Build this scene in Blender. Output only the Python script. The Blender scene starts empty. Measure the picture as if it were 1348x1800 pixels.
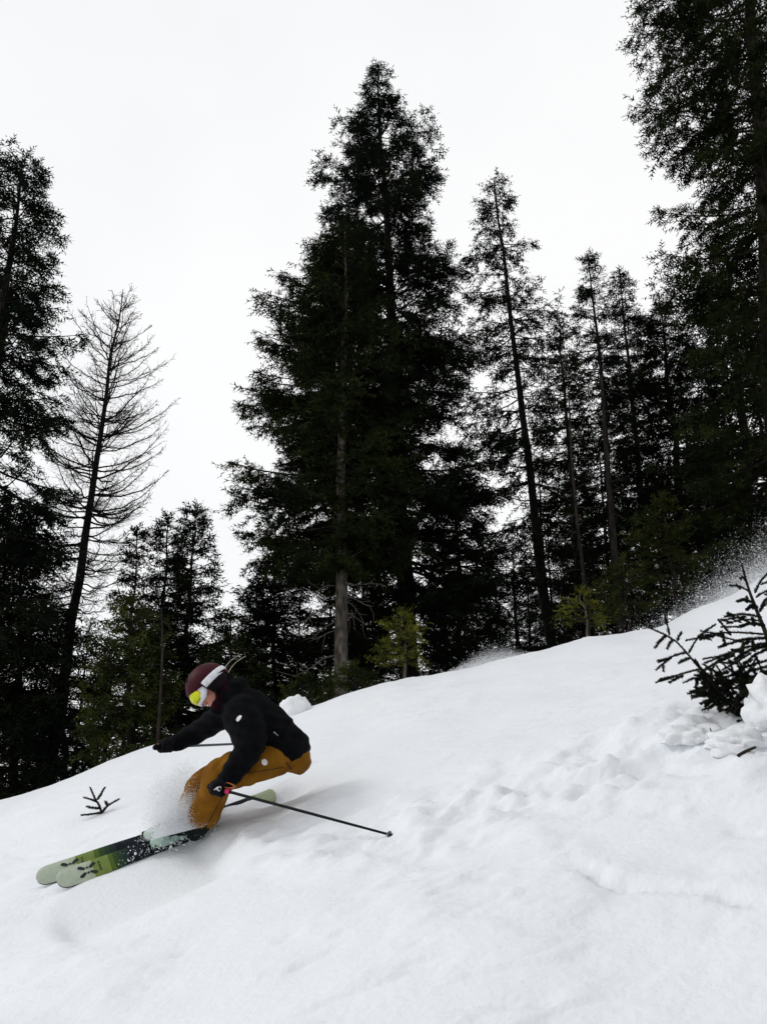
import bpy, bmesh, math, random
import numpy as np
from mathutils import Vector, Matrix, noise as mnoise

# ---------------------------------------------------------------- camera, sky, sun, exposure
sc = bpy.context.scene
PITCH = math.radians(17.0)
FPX = 900.0 / math.tan(math.radians(32.5))
cam_d = bpy.data.cameras.new('camera')
cam_d.sensor_fit = 'VERTICAL'
cam_d.sensor_height = 24.0
cam_d.lens = 12.0 / math.tan(math.radians(32.5))
cam_d.clip_start = 0.05
cam_d.clip_end = 2000.0
cam = bpy.data.objects.new('camera', cam_d)
sc.collection.objects.link(cam)
cam.location = (0, 0, 0)
cam.rotation_euler = (math.radians(90) + PITCH, 0, 0)
sc.camera = cam

world = bpy.data.worlds.new('World'); sc.world = world; world.use_nodes = True
SUN_EL, SUN_AZ = math.radians(38), math.radians(-80)      # azimuth from +Y towards +X
nt = world.node_tree; nt.nodes.clear()
w_out = nt.nodes.new('ShaderNodeOutputWorld'); w_bg = nt.nodes.new('ShaderNodeBackground')
sky = nt.nodes.new('ShaderNodeTexSky'); sky.sky_type = 'NISHITA'; sky.sun_disc = False
sky.sun_elevation = SUN_EL; sky.sun_rotation = SUN_AZ; sky.altitude = 1500
sk_s = nt.nodes.new('ShaderNodeVectorMath'); sk_s.operation = 'SCALE'; sk_s.inputs['Scale'].default_value = 0.10
w_tc = nt.nodes.new('ShaderNodeTexCoord')
w_no = nt.nodes.new('ShaderNodeTexNoise'); w_no.inputs['Scale'].default_value = 1.6; w_no.inputs['Detail'].default_value = 4
w_rp = nt.nodes.new('ShaderNodeValToRGB')                 # thick even cloud cover
w_rp.color_ramp.elements[0].position = 0.33; w_rp.color_ramp.elements[0].color = (0.925, 0.935, 0.955, 1)
w_rp.color_ramp.elements[1].position = 0.62; w_rp.color_ramp.elements[1].color = (1.03, 1.03, 1.03, 1)
w_mx = nt.nodes.new('ShaderNodeMix'); w_mx.data_type = 'RGBA'; w_mx.inputs['Factor'].default_value = 0.95
nt.links.new(sky.outputs[0], sk_s.inputs[0]); nt.links.new(sk_s.outputs[0], w_mx.inputs['A'])
nt.links.new(w_tc.outputs['Generated'], w_no.inputs['Vector']); nt.links.new(w_no.outputs['Fac'], w_rp.inputs['Fac'])
nt.links.new(w_rp.outputs['Color'], w_mx.inputs['B'])
nt.links.new(w_mx.outputs['Result'], w_bg.inputs['Color']); w_bg.inputs['Strength'].default_value = 1.0
nt.links.new(w_bg.outputs[0], w_out.inputs['Surface'])

sun_d = bpy.data.lights.new('sun', 'SUN'); sun_d.energy = 0.9; sun_d.angle = math.radians(16); sun_d.color = (1.0, 0.97, 0.93)
sun = bpy.data.objects.new('sun', sun_d); sc.collection.objects.link(sun)
sun_dir = Vector((math.sin(SUN_AZ) * math.cos(SUN_EL), math.cos(SUN_AZ) * math.cos(SUN_EL), math.sin(SUN_EL)))
sun.rotation_euler = sun_dir.to_track_quat('Z', 'Y').to_euler()
sun.location = sun_dir * 60

vs = sc.view_settings
sc.display_settings.display_device = 'sRGB'
vs.view_transform = 'Standard'; vs.look = 'None'; vs.exposure = 0.0; vs.gamma = 1.0; vs.use_curve_mapping = False
sc.cycles.max_bounces = 8; sc.cycles.diffuse_bounces = 4; sc.cycles.transmission_bounces = 6; sc.cycles.transparent_max_bounces = 4
sc.cycles.use_denoising = True

# ---------------------------------------------------------------- helpers
COL = sc.collection
rng = np.random.default_rng(7)

def ray(u, v):
    dx = (u - 674.0) / FPX; dy = (900.0 - v) / FPX
    return np.array([dx, math.cos(PITCH) - dy * math.sin(PITCH), math.sin(PITCH) + dy * math.cos(PITCH)])

def W(u, v, Y):
    d = ray(u, v); return d * (Y / d[1])

def nrm(a):
    a = np.asarray(a, float)
    return a / (np.linalg.norm(a, axis=-1, keepdims=True) + 1e-12)

def np_mesh(name, V, F, smooth=False, uv=None):
    V = np.ascontiguousarray(V, dtype=np.float32); F = np.ascontiguousarray(F, dtype=np.int32)
    me = bpy.data.meshes.new(name); n, k = F.shape
    me.vertices.add(len(V)); me.vertices.foreach_set('co', V.ravel())
    me.loops.add(n * k); me.loops.foreach_set('vertex_index', F.ravel())
    me.polygons.add(n)
    me.polygons.foreach_set('loop_start', np.arange(0, n * k, k, dtype=np.int32))
    me.polygons.foreach_set('loop_total', np.full(n, k, dtype=np.int32))
    if smooth: me.polygons.foreach_set('use_smooth', np.ones(n, dtype=bool))
    if uv is not None:
        l = me.uv_layers.new(name='UVMap'); l.data.foreach_set('uv', np.ascontiguousarray(uv[F.ravel()], dtype=np.float32).ravel())
    me.update(calc_edges=True)
    return me

def link(name, me, mat=None, parent=None, loc=None):
    o = bpy.data.objects.new(name, me); COL.objects.link(o)
    if mat is not None and me is not None:
        if not me.materials: me.materials.append(mat)
    if parent is not None: o.parent = parent
    if loc is not None: o.location = loc
    return o

def tag(o, label=None, cat=None, group=None, kind=None):
    if label: o['label'] = label
    if cat: o['category'] = cat
    if group: o['group'] = group
    if kind: o['kind'] = kind
    return o

def empty(name, loc=(0, 0, 0)):
    o = bpy.data.objects.new(name, None); COL.objects.link(o); o.location = loc; o.empty_display_size = 0.1
    return o

class Geo:                       # collects quads / tris
    def __init__(s): s.v = []; s.f4 = []; s.f3 = []; s.n = 0
    def add(s, V, F):
        V = np.asarray(V, float); F = np.asarray(F, int)
        (s.f4 if F.shape[1] == 4 else s.f3).append(F + s.n); s.v.append(V); s.n += len(V)
    def mesh(s, name, smooth=True, off=None):
        V = np.concatenate(s.v)
        if off is not None: V = V - np.asarray(off)
        fs = []
        if s.f4:
            q = np.concatenate(s.f4); fs += [q[:, [0, 1, 2]], q[:, [0, 2, 3]]] if s.f3 else [q]
        if s.f3: fs.append(np.concatenate(s.f3))
        return np_mesh(name, V, np.concatenate(fs), smooth)

def catmull(P, k):
    P = np.asarray(P, float); n = len(P); out = []
    for i in range(n - 1):
        p0 = P[max(i - 1, 0)]; p1 = P[i]; p2 = P[i + 1]; p3 = P[min(i + 2, n - 1)]
        for t in np.arange(k) / k:
            out.append(0.5 * ((2 * p1) + (-p0 + p2) * t + (2 * p0 - 5 * p1 + 4 * p2 - p3) * t * t + (-p0 + 3 * p1 - 3 * p2 + p3) * t ** 3))
    out.append(P[-1]); return np.array(out)

def tube(geo, pts, rad, n=8, k=1, ref=None, cap=True, round_cap=False):
    """loft along pts; rad entries are r or (ra, rb), ra along ref direction"""
    P = np.asarray(pts, float); R = np.array([(r, r) if np.isscalar(r) else r for r in rad], float)
    if k > 1: P = catmull(P, k); R = np.maximum(catmull(R, k), 1e-4)
    m = len(P); T = nrm(np.gradient(P, axis=0))
    if round_cap:
        ps, rs, ts = [], [], []
        for a in (75, 50, 25): ps.append(P[0] - T[0] * R[0].mean() * math.sin(math.radians(a))); rs.append(R[0] * math.cos(math.radians(a))); ts.append(T[0])
        pe, re_, te = [], [], []
        for a in (25, 50, 75): pe.append(P[-1] + T[-1] * R[-1].mean() * math.sin(math.radians(a))); re_.append(R[-1] * math.cos(math.radians(a))); te.append(T[-1])
        P = np.vstack([ps, P, pe]); R = np.vstack([rs, R, re_]); T = np.vstack([ts, T, te]); m = len(P)
    carry = ref is None
    if ref is None:
        ref = np.array([0, 0, 1.0]) if abs(T[0][2]) < 0.9 else np.array([1.0, 0, 0])
    A = np.zeros_like(P); a = np.asarray(ref, float)
    for i in range(m):
        a2 = a - T[i] * np.dot(a, T[i])
        if np.linalg.norm(a2) < 1e-5: a2 = np.array([1.0, 0.3, 0.1]) - T[i] * np.dot([1, .3, .1], T[i])
        A[i] = nrm(a2)
        if carry: a = A[i]
    B = np.cross(T, A)
    th = np.arange(n) * 2 * math.pi / n
    V = (P[:, None] + A[:, None] * (R[:, 0, None] * np.cos(th))[..., None] + B[:, None] * (R[:, 1, None] * np.sin(th))[..., None]).reshape(-1, 3)
    i = np.arange(m - 1)[:, None] * n; j = np.arange(n)[None]; jn = (j + 1) % n
    F = np.stack([i + j, i + jn, i + n + jn, i + n + j], -1).reshape(-1, 4)
    b0 = geo.n; geo.add(V, F)
    if cap:
        for e, o in ((0, 1), (m - 1, 0)):
            idx = np.arange(n) + b0 + e * n
            c = geo.n; geo.v.append(P[e][None]); geo.n += 1
            a_, b_ = (np.roll(idx, -1), idx) if o else (idx, np.roll(idx, -1))
            geo.f3.append(np.stack([a_, b_, np.full(n, c)], 1))

# ---- numpy gradient noise
_perm = np.random.default_rng(3).permutation(512)
_perm = np.concatenate([_perm, _perm])
_ang = np.random.default_rng(4).random(512) * 2 * math.pi
def gnoise(x, y):
    xi = np.floor(x).astype(int); yi = np.floor(y).astype(int); xf = x - xi; yf = y - yi
    def g(ix, iy, dx, dy):
        a = _ang[_perm[(_perm[ix & 511] + iy) & 511]]
        return np.cos(a) * dx + np.sin(a) * dy
    u = xf ** 3 * (xf * (xf * 6 - 15) + 10); v = yf ** 3 * (yf * (yf * 6 - 15) + 10)
    a = g(xi, yi, xf, yf) * (1 - u) + g(xi + 1, yi, xf - 1, yf) * u
    b = g(xi, yi + 1, xf, yf - 1) * (1 - u) + g(xi + 1, yi + 1, xf - 1, yf - 1) * u
    return a * (1 - v) + b * v
def fbm(x, y, o=4):
    s = 0; a = 1.0
    for i in range(o): s = s + a * gnoise(x * 2 ** i + 17.3 * i, y * 2 ** i - 9.1 * i); a *= 0.5
    return s
def sstep(a, b, t):
    t = np.clip((t - a) / (b - a), 0, 1); return t * t * (3 - 2 * t)
def splus(t): return np.logaddexp(0, t)

# ---------------------------------------------------------------- materials
def new_mat(name):
    m = bpy.data.materials.new(name); m.use_nodes = True
    return m, m.node_tree.nodes, m.node_tree.links, m.node_tree.nodes['Principled BSDF']

def noisy(name, c1, c2, scale=8, rough=0.7, bump=0.0, bscale=60, detail=4, coords='Object', spec=0.3, stretch=None, lo=.35, hi=.65, bdist=.01):
    m, N, L, P = new_mat(name)
    tc = N.new('ShaderNodeTexCoord'); src = tc.outputs[coords]
    if coords == 'World':
        src = None
    if stretch:
        mp = N.new('ShaderNodeMapping'); mp.inputs['Scale'].default_value = stretch; L.new(src, mp.inputs[0]); src = mp.outputs[0]
    no = N.new('ShaderNodeTexNoise'); no.inputs['Scale'].default_value = scale; no.inputs['Detail'].default_value = detail
    L.new(src, no.inputs['Vector'])
    r = N.new('ShaderNodeValToRGB'); r.color_ramp.elements[0].position = lo; r.color_ramp.elements[1].position = hi
    r.color_ramp.elements[0].color = (*c1, 1); r.color_ramp.elements[1].color = (*c2, 1)
    L.new(no.outputs['Fac'], r.inputs['Fac']); L.new(r.outputs['Color'], P.inputs['Base Color'])
    P.inputs['Roughness'].default_value = rough; P.inputs['Specular IOR Level'].default_value = spec
    if bump:
        n2 = N.new('ShaderNodeTexNoise'); n2.inputs['Scale'].default_value = bscale; n2.inputs['Detail'].default_value = 5
        L.new(src, n2.inputs['Vector'])
        b = N.new('ShaderNodeBump'); b.inputs['Strength'].default_value = bump; b.inputs['Distance'].default_value = bdist
        L.new(n2.outputs['Fac'], b.inputs['Height']); L.new(b.outputs['Normal'], P.inputs['Normal'])
    return m

M = {}
M['snow'] = noisy('snow', (.782, .810, .845), (.808, .832, .860), 1.2, .7, .45, 30, spec=.12, bdist=.014)
M['snow_lump'] = noisy('snow_lump', (.785, .805, .83), (.81, .825, .842), 4, .7, .5, 45, spec=.12)
M['needle'] = noisy('needle', (.006, .009, .005), (.026, .034, .010), 1.1, .8, spec=.03)
M['needle_dark'] = noisy('needle_dark', (.005, .008, .006), (.014, .019, .009), 0.9, .8, spec=.02)
M['needle_green'] = noisy('needle_green', (.010, .017, .005), (.048, .058, .012), 2.2, .7, spec=.08)
M['needle_lime'] = noisy('needle_lime', (.030, .040, .007), (.165, .165, .022), 3.0, .7, spec=.08)
M['needle_near'] = noisy('needle_near', (.006, .009, .008), (.020, .024, .012), 9, .8, spec=.04)
M['bark'] = noisy('bark', (.012, .010, .008), (.040, .034, .028), 14, .9, .6, 40, stretch=(1, 1, .35), spec=.1)
M['bark_pale'] = noisy('bark_pale', (.05, .043, .035), (.17, .15, .125), 16, .9, .8, 45, stretch=(1, 1, .4), spec=.1)
M['bark_dark'] = noisy('bark_dark', (.006, .005, .0045), (.018, .016, .014), 12, .9, .5, 40, stretch=(1, 1, .35), spec=.1)
M['dead_wood'] = noisy('dead_wood', (.08, .07, .06), (.20, .18, .155), 20, .9, .4, 60, spec=.1)
M['straw'] = noisy('straw', (.22, .21, .15), (.38, .36, .27), 20, .8, spec=.1)
M['jacket'] = noisy('jacket', (.0018, .0020, .0026), (.0045, .0048, .006), 18, .75, .15, 55, spec=.04)
M['pants'] = noisy('pants', (.135, .054, .0045), (.205, .090, .008), 9, .8, .3, 40, spec=.06)
M['piping'] = noisy('piping', (.03, .012, .002), (.05, .018, .003), 9, .8)
M['skin'] = noisy('skin', (.48, .20, .145), (.58, .27, .20), 20, .5)
M['helmet'] = noisy('helmet', (.034, .0045, .0085), (.048, .0065, .012), 12, .5, spec=.08)
M['helmet_dark'] = noisy('helmet_dark', (.006, .004, .006), (.010, .006, .009), 12, .7, spec=.08)
M['gaiter'] = noisy('gaiter', (.012, .003, .006), (.020, .005, .009), 30, .9, .3, 90, spec=.04)
M['goggle_white'] = noisy('goggle_white', (.74, .74, .78), (.80, .80, .83), 12, .5)
M['goggle_strap'] = noisy('goggle_strap', (.66, .66, .72), (.85, .84, .88), 60, .7, stretch=(1, 1, 1))
M['glove'] = noisy('glove', (.003, .003, .004), (.008, .008, .010), 30, .7, .3, 120, spec=.06)
M['logo_white'] = noisy('logo_white', (.68, .67, .65), (.78, .77, .75), 40, .6)
M['logo_black'] = noisy('logo_black', (.006, .010, .008), (.010, .014, .012), 40, .4)
M['pink'] = noisy('pink', (.45, .015, .08), (.60, .03, .12), 40, .5)
M['orange_strap'] = noisy('orange_strap', (.30, .085, .02), (.42, .12, .03), 40, .6)
M['pole_black'] = noisy('pole_black', (.003, .0035, .005), (.006, .007, .008), 40, .45, spec=.08)
M['pole_grey'] = noisy('pole_grey', (.07, .075, .085), (.11, .115, .125), 40, .35, spec=.5)
M['boot_mint'] = noisy('boot_mint', (.30, .42, .36), (.42, .54, .47), 14, .55)
M['boot_dark'] = noisy('boot_dark', (.004, .008, .008), (.008, .013, .013), 14, .6, spec=.06)
M['metal'] = noisy('metal', (.3, .31, .32), (.42, .43, .44), 30, .35)
M['metal'].node_tree.nodes['Principled BSDF'].inputs['Metallic'].default_value = 0.8
M['ski_base'] = noisy('ski_base', (.01, .012, .014), (.02, .022, .025), 20, .4)

# flying snow: light passes through the flakes
m, N, L, P = new_mat('flake'); tr = N.new('ShaderNodeBsdfTranslucent'); mx = N.new('ShaderNodeMixShader'); out = N['Material Output']
tc = N.new('ShaderNodeTexCoord'); no = N.new('ShaderNodeTexNoise'); no.inputs['Scale'].default_value = 30; L.new(tc.outputs['Object'], no.inputs['Vector'])
r = N.new('ShaderNodeValToRGB'); r.color_ramp.elements[0].color = (.82, .84, .87, 1); r.color_ramp.elements[1].color = (.92, .93, .94, 1); L.new(no.outputs['Fac'], r.inputs['Fac'])
L.new(r.outputs['Color'], P.inputs['Base Color']); L.new(r.outputs['Color'], tr.inputs['Color']); P.inputs['Roughness'].default_value = .7; P.inputs['Specular IOR Level'].default_value = .1
mx.inputs[0].default_value = .5; L.new(P.outputs[0], mx.inputs[1]); L.new(tr.outputs[0], mx.inputs[2]); L.new(mx.outputs[0], out.inputs['Surface'])
M['flake'] = m

# goggle lens: mirrored yellow, slightly orange towards the nose
m, N, L, P = new_mat('lens'); tc = N.new('ShaderNodeTexCoord'); no = N.new('ShaderNodeTexNoise'); no.inputs['Scale'].default_value = 9
r = N.new('ShaderNodeValToRGB'); r.color_ramp.elements[0].color = (.55, .62, .01, 1); r.color_ramp.elements[1].color = (.85, .62, .01, 1)
r.color_ramp.elements[0].position = .4; r.color_ramp.elements[1].position = .62
L.new(tc.outputs['Object'], no.inputs['Vector']); L.new(no.outputs['Fac'], r.inputs['Fac']); L.new(r.outputs['Color'], P.inputs['Base Color'])
P.inputs['Metallic'].default_value = .45; P.inputs['Roughness'].default_value = .18
M['lens'] = m

# ski top sheet: printed bands along the length (UV x: 0 tail, 1 tip)
m, N, L, P = new_mat('ski_top'); uvn = N.new('ShaderNodeUVMap'); sx = N.new('ShaderNodeSeparateXYZ')
L.new(uvn.outputs[0], sx.inputs[0]); r = N.new('ShaderNodeValToRGB'); r.color_ramp.interpolation = 'CONSTANT'
stops = [(0, (.40, .46, .30)), (.085, (.22, .29, .12)), (.105, (.012, .030, .022)), (.125, (.008, .013, .020)), (.655, (.006, .010, .016)),
         (.690, (.012, .028, .024)), (.715, (.020, .045, .022)), (.735, (.030, .062, .016)), (.755, (.075, .120, .022)), (.775, (.165, .225, .055)), (.845, (.37, .44, .30)), (.87, (.43, .49, .39))]
els = r.color_ramp.elements
els[0].position = 0; els[0].color = (*stops[0][1], 1); els[1].position = stops[1][0]; els[1].color = (*stops[1][1], 1)
for p_, c_ in stops[2:]:
    e = els.new(p_); e.color = (*c_, 1)
L.new(sx.outputs[0], r.inputs['Fac'])
no = N.new('ShaderNodeTexNoise'); no.inputs['Scale'].default_value = 40; tc = N.new('ShaderNodeTexCoord'); L.new(tc.outputs['Object'], no.inputs['Vector'])
hs = N.new('ShaderNodeHueSaturation'); mr = N.new('ShaderNodeMapRange'); mr.inputs['To Min'].default_value = .85; mr.inputs['To Max'].default_value = 1.15
L.new(no.outputs['Fac'], mr.inputs['Value']); L.new(mr.outputs[0], hs.inputs['Value']); L.new(r.outputs['Color'], hs.inputs['Color'])
L.new(hs.outputs[0], P.inputs['Base Color']); P.inputs['Roughness'].default_value = .5; P.inputs['Specular IOR Level'].default_value = .1
M['ski_top'] = m
# ---------------------------------------------------------------- the snow slope
YR = 9.5
RIDGE = [(-300, 1490), (-100, 1438), (0, 1408), (60, 1390), (100, 1377), (200, 1337), (280, 1309), (345, 1292), (410, 1274), (480, 1256), (540, 1244), (600, 1224), (660, 1207), (720, 1192), (790, 1176),
         (860, 1162), (940, 1148), (1000, 1130), (1060, 1122), (1120, 1110), (1150, 1104), (1200, 1077), (1250, 1057), (1300, 1035), (1348, 1006), (1450, 955), (1650, 870)]
rx = np.array([W(u, v, YR)[0] for u, v in RIDGE]); rz = np.array([W(u, v, YR)[2] for u, v in RIDGE])
def xsat(x): return 14 * np.tanh(x / 14)
def plane(x, y): return -1.45 + .30 * xsat(x) + .25 * y
r_delta = rz - plane(rx, YR)
def smooth_interp(x):
    s = 0
    for o, w_ in ((-.12, .25), (0, .5), (.12, .25)): s = s + w_ * np.interp(x + o, rx, r_delta)
    return s
def H0(x, y):
    x = np.asarray(x, float); y = np.asarray(y, float); q = y - YR
    z = plane(x, y) + smooth_interp(x) * sstep(4.2, YR, y)
    z = z - .57 * .22 * splus(q / .22)
    z = z + .27 * splus(np.minimum(q - 4, 400))
    return z
def silhouette(u):
    ys = np.linspace(7.0, 12.0, 260); d0 = (u - 674.0) / FPX
    lo = np.full(len(ys), 900.0); hi = np.full(len(ys), 1700.0)
    # for each y find v where ray height equals terrain at that y; x depends on v weakly -> iterate
    v = np.full(len(ys), 1200.0)
    for _ in range(8):
        dy = (900 - v) / FPX; ry = math.cos(PITCH) - dy * math.sin(PITCH); x = d0 / ry * ys; z = H0(x, ys); s = z / ys
        dyn = (s * math.cos(PITCH) - math.sin(PITCH)) / (math.cos(PITCH) + s * math.sin(PITCH)); v = 900 - dyn * FPX
    return v.min()
for _ in range(6):
    err = np.array([silhouette(u) - v for u, v in RIDGE])       # >0: terrain too low
    r_delta = r_delta + err * YR / FPX * .9

def G(u, v, f=None):
    f = f or H0; d = ray(u, v); t = np.linspace(1.2, 12, 4000); p = d[None] * t[:, None]
    b = np.nonzero(p[:, 2] < f(p[:, 0], p[:, 1]))[0]
    i = b[0] if len(b) else len(t) - 1
    return p[i]

def seg_dist(x, y, pts):
    """distance to polyline, signed side, and parameter"""
    best = np.full(x.shape, 1e9); side = np.zeros(x.shape); par = np.zeros(x.shape)
    n = len(pts) - 1
    for i in range(n):
        ax, ay = pts[i][:2]; bx, by = pts[i + 1][:2]; ex, ey = bx - ax, by - ay; l2 = ex * ex + ey * ey
        t = np.clip(((x - ax) * ex + (y - ay) * ey) / l2, 0, 1)
        d = np.hypot(x - ax - t * ex, y - ay - t * ey); m_ = d < best
        best = np.where(m_, d, best); side = np.where(m_, np.sign((x - ax) * ey - (y - ay) * ex), side); par = np.where(m_, (i + t) / n, par)
    return best, side, par

TRACK = [G(*p) for p in ((330, 1478), (430, 1452), (560, 1462), (700, 1452), (840, 1412), (960, 1378), (1080, 1345), (1200, 1312), (1420, 1270))]
TRACK2 = [G(*p) for p in ((930, 1400), (1010, 1365), (1120, 1330), (1240, 1285), (1420, 1240))]
CRACKS = [  # polyline in photo pixels, drop (m), fade width
    (((575, 1583), (630, 1574), (690, 1556), (745, 1545), (800, 1528)), .022),
    (((462, 1707), (500, 1697), (560, 1682), (622, 1650)), .020),
    (((960, 1506), (1040, 1524), (1100, 1538), (1180, 1540), (1250, 1548), (1310, 1560), (1420, 1556)), .042),
    (((480, 1655), (525, 1640)), .014), (((300, 1670), (340, 1655)), .012), (((235, 1720), (290, 1722)), .016),
    (((870, 1405), (900, 1392), (1000, 1370), (1110, 1345), (1180, 1338)), .04), (((840, 1540), (880, 1532)), .016),
    (((1130, 1430), (1200, 1418)), .012), (((1280, 1440), (1345, 1452)), .03),
    (((0, 1492), (60, 1505), (120, 1498), (190, 1462), (260, 1446)), .020), (((640, 1440), (700, 1425)), .014),
    (((610, 1525), (660, 1518)), .012)]
CRK = [([G(*p) for p in ps], d) for ps, d in CRACKS]
DIMP = [(G(u, v)[:2], r_, d_) for u, v, r_, d_ in ((1315, 1450, .17, .055), (640, 1560, .10, .022), (1000, 1400, .22, .05), (930, 1420, .16, -.04), (1060, 1390, .18, -.045), (1130, 1360, .2, .05),
        (980, 1455, .05, .02), (700, 1470, .06, .05), (1180, 1500, .06, .02), (1235, 1515, .05, .025), (870, 1600, .05, .012), (1255, 1600, .04, .02), (110, 1455, .30, -.05), (60, 1490, .3, .03), (150, 1475, .14, .03),
        (1200, 1340, .16, -.05), (1290, 1325, .2, -.05), (1260, 1380, .12, -.02), (760, 1590, .06, .012), (270, 1735, .08, .015), (320, 1660, .05, .015))]
NEAR_TIP, NEAR_TAIL = W(100, 1549, 5.12), W(472, 1417, 5.82)
FAR_TIP, FAR_TAIL = W(64, 1544, 5.26), W(484, 1398, 5.82)
def ski_frame(tip, tail):
    t = nrm(tip - tail); n0 = np.array([.12, -.80, .60]); n_ = nrm(n0 - t * np.dot(n0, t)); return t, n_, np.cross(n_, t)
_t, _n, _b = ski_frame(NEAR_TIP, NEAR_TAIL); _b = -_b if _b[2] > 0 else _b
EDGE0, EDGE1 = NEAR_TAIL + _b * .052, NEAR_TIP + _b * .052
SKI_LINE = [G(*p) for p in ((90, 1572), (200, 1540), (300, 1502), (400, 1462), (500, 1425))]

def detail(x, y):
    dist = np.hypot(x, y)
    near = 1 - sstep(10, 16, dist)
    z = .060 * fbm(x * .55 + 3.1, y * .55, 3) + .013 * fbm(x * 1.7, y * 2.1 + 5, 3) * near
    grain = sstep(-.25, .35, gnoise(x * .8 + 9, y * .8))
    z = z + .0065 * fbm(x * 8, y * 10, 3) * near * (.35 + grain) + .0022 * gnoise(x * 30, y * 30) * near * grain
    d, s, p = seg_dist(x, y, TRACK)
    wob = d + .07 * fbm(x * 2.7, y * 2.7, 3)
    wid = .17 + .16 * p
    inb = np.exp(-(wob / wid) ** 2)
    rim = np.exp(-((wob - wid * 1.5) / .09) ** 2)
    lump = .30 + .55 * fbm(x * 3.6, y * 4.2, 4)
    z = z + inb * (-.045 + .12 * lump) + rim * .035 * (.4 + fbm(x * 4, y * 4, 2)) * sstep(.05, .25, p)
    # broken plates along the track and wind crust with thin edges elsewhere
    n1 = fbm(x * 2.4 + 7, y * 3.3, 4); band = np.exp(-(wob / (wid * 2.1)) ** 4) * sstep(.12, .4, p)
    z = z + band * (.026 * sstep(-.05, .0, n1) + .024 * sstep(.20, .25, n1) - .020 * sstep(-.30, -.35, n1))
    n2 = fbm(x * 1.5 + 31, y * 3.4 + 12, 4); crust = sstep(.02, .25, gnoise(x * .85 + 2.2, y * .85 + 6)) * near
    z = z + crust * (.011 * sstep(-.02, .012, n2) + .009 * sstep(.25, .28, n2))
    d2, s2, p2 = seg_dist(x, y, TRACK2)
    z = z + np.exp(-((d2 + .05 * fbm(x * 3, y * 3, 2)) / .20) ** 2) * (.05 * fbm(x * 4 + 4, y * 5, 4) + .005)
    for pts, dep in CRK:
        d, s, p = seg_dist(x, y, pts)
        e = s * d + .035 * fbm(x * 4, y * 4, 4) + .012 * fbm(x * 13, y * 13, 2)
        fade = np.exp(-(d / .22) ** 2) * sstep(0, .3, p) * (1 - sstep(.75, 1, p)) * np.clip(.7 + 1.5 * gnoise(x * 3.1, y * 3.1 + 3), 0, 1.6)
        sg = 1 / (1 + np.exp(-np.clip(e / .010, -30, 30))); prof = -.6 * np.exp(-np.maximum(e, 0) / .07) * sg + .30 * np.exp(-np.maximum(-e, 0) / .06) * (1 - sg) - 1.1 * np.exp(-((e - .010) / .020) ** 2)
        z = z + 1.05 * dep * fade * prof
    for (cx, cy), r_, d_ in DIMP:
        q = np.hypot(x - cx, (y - cy) * .75) + .03 * fbm(x * 5, y * 5, 2)
        z = z - .55 * d_ * np.exp(-(q / r_) ** 2)
    d, s, p = seg_dist(x, y, SKI_LINE)
    # snow pushed up round the boots and behind them
    bx, by = SKI_LINE[2][:2]
    z = z + .10 * np.exp(-(np.hypot(x - bx + .10, (y - by - .62) * 1.2) / .24) ** 2) * (1 + .5 * fbm(x * 5, y * 5, 3))
    return z
def HT(x, y):
    x = np.asarray(x, float); y = np.asarray(y, float); z = H0(x, y) + detail(x, y)
    # the edged skis shave the snow: nothing stands above the running edge beside them
    ex, ey, ez = EDGE1 - EDGE0; l2 = ex * ex + ey * ey; s = ((x - EDGE0[0]) * ex + (y - EDGE0[1]) * ey) / l2
    d = ((x - EDGE0[0]) * ey - (y - EDGE0[1]) * ex) / math.sqrt(l2)      # sign fixed below: >0 on the camera side
    d = d * SIDE
    sc_ = np.clip(s, -.2, 1.1); ze = EDGE0[2] + ez * sc_
    lim = np.where(d > 0, ze - .012 - .26 * d, ze - .012 - .75 * d)
    wgt = sstep(.30, .44, s) * (1 - sstep(1.0, 1.12, s)) * np.where(d > 0, 1 - sstep(.5, 1.1, d), 1 - sstep(.16, .34, -d))
    z = z - wgt * np.maximum(z - lim, 0)
    # open trench round the ski tail
    q = np.hypot((x - FAR_TAIL[0] - .05) * .8, y - FAR_TAIL[1] + .12)
    return z - np.maximum(z - (FAR_TAIL[2] - .045 + .25 * (y - FAR_TAIL[1])), 0) * np.exp(-(q / .13) ** 4)
_p = (EDGE0 + EDGE1) / 2 * .9; _e = EDGE1 - EDGE0
SIDE = 1.0 if ((_p[0] - EDGE0[0]) * _e[1] - (_p[1] - EDGE0[1]) * _e[0]) > 0 else -1.0

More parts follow.
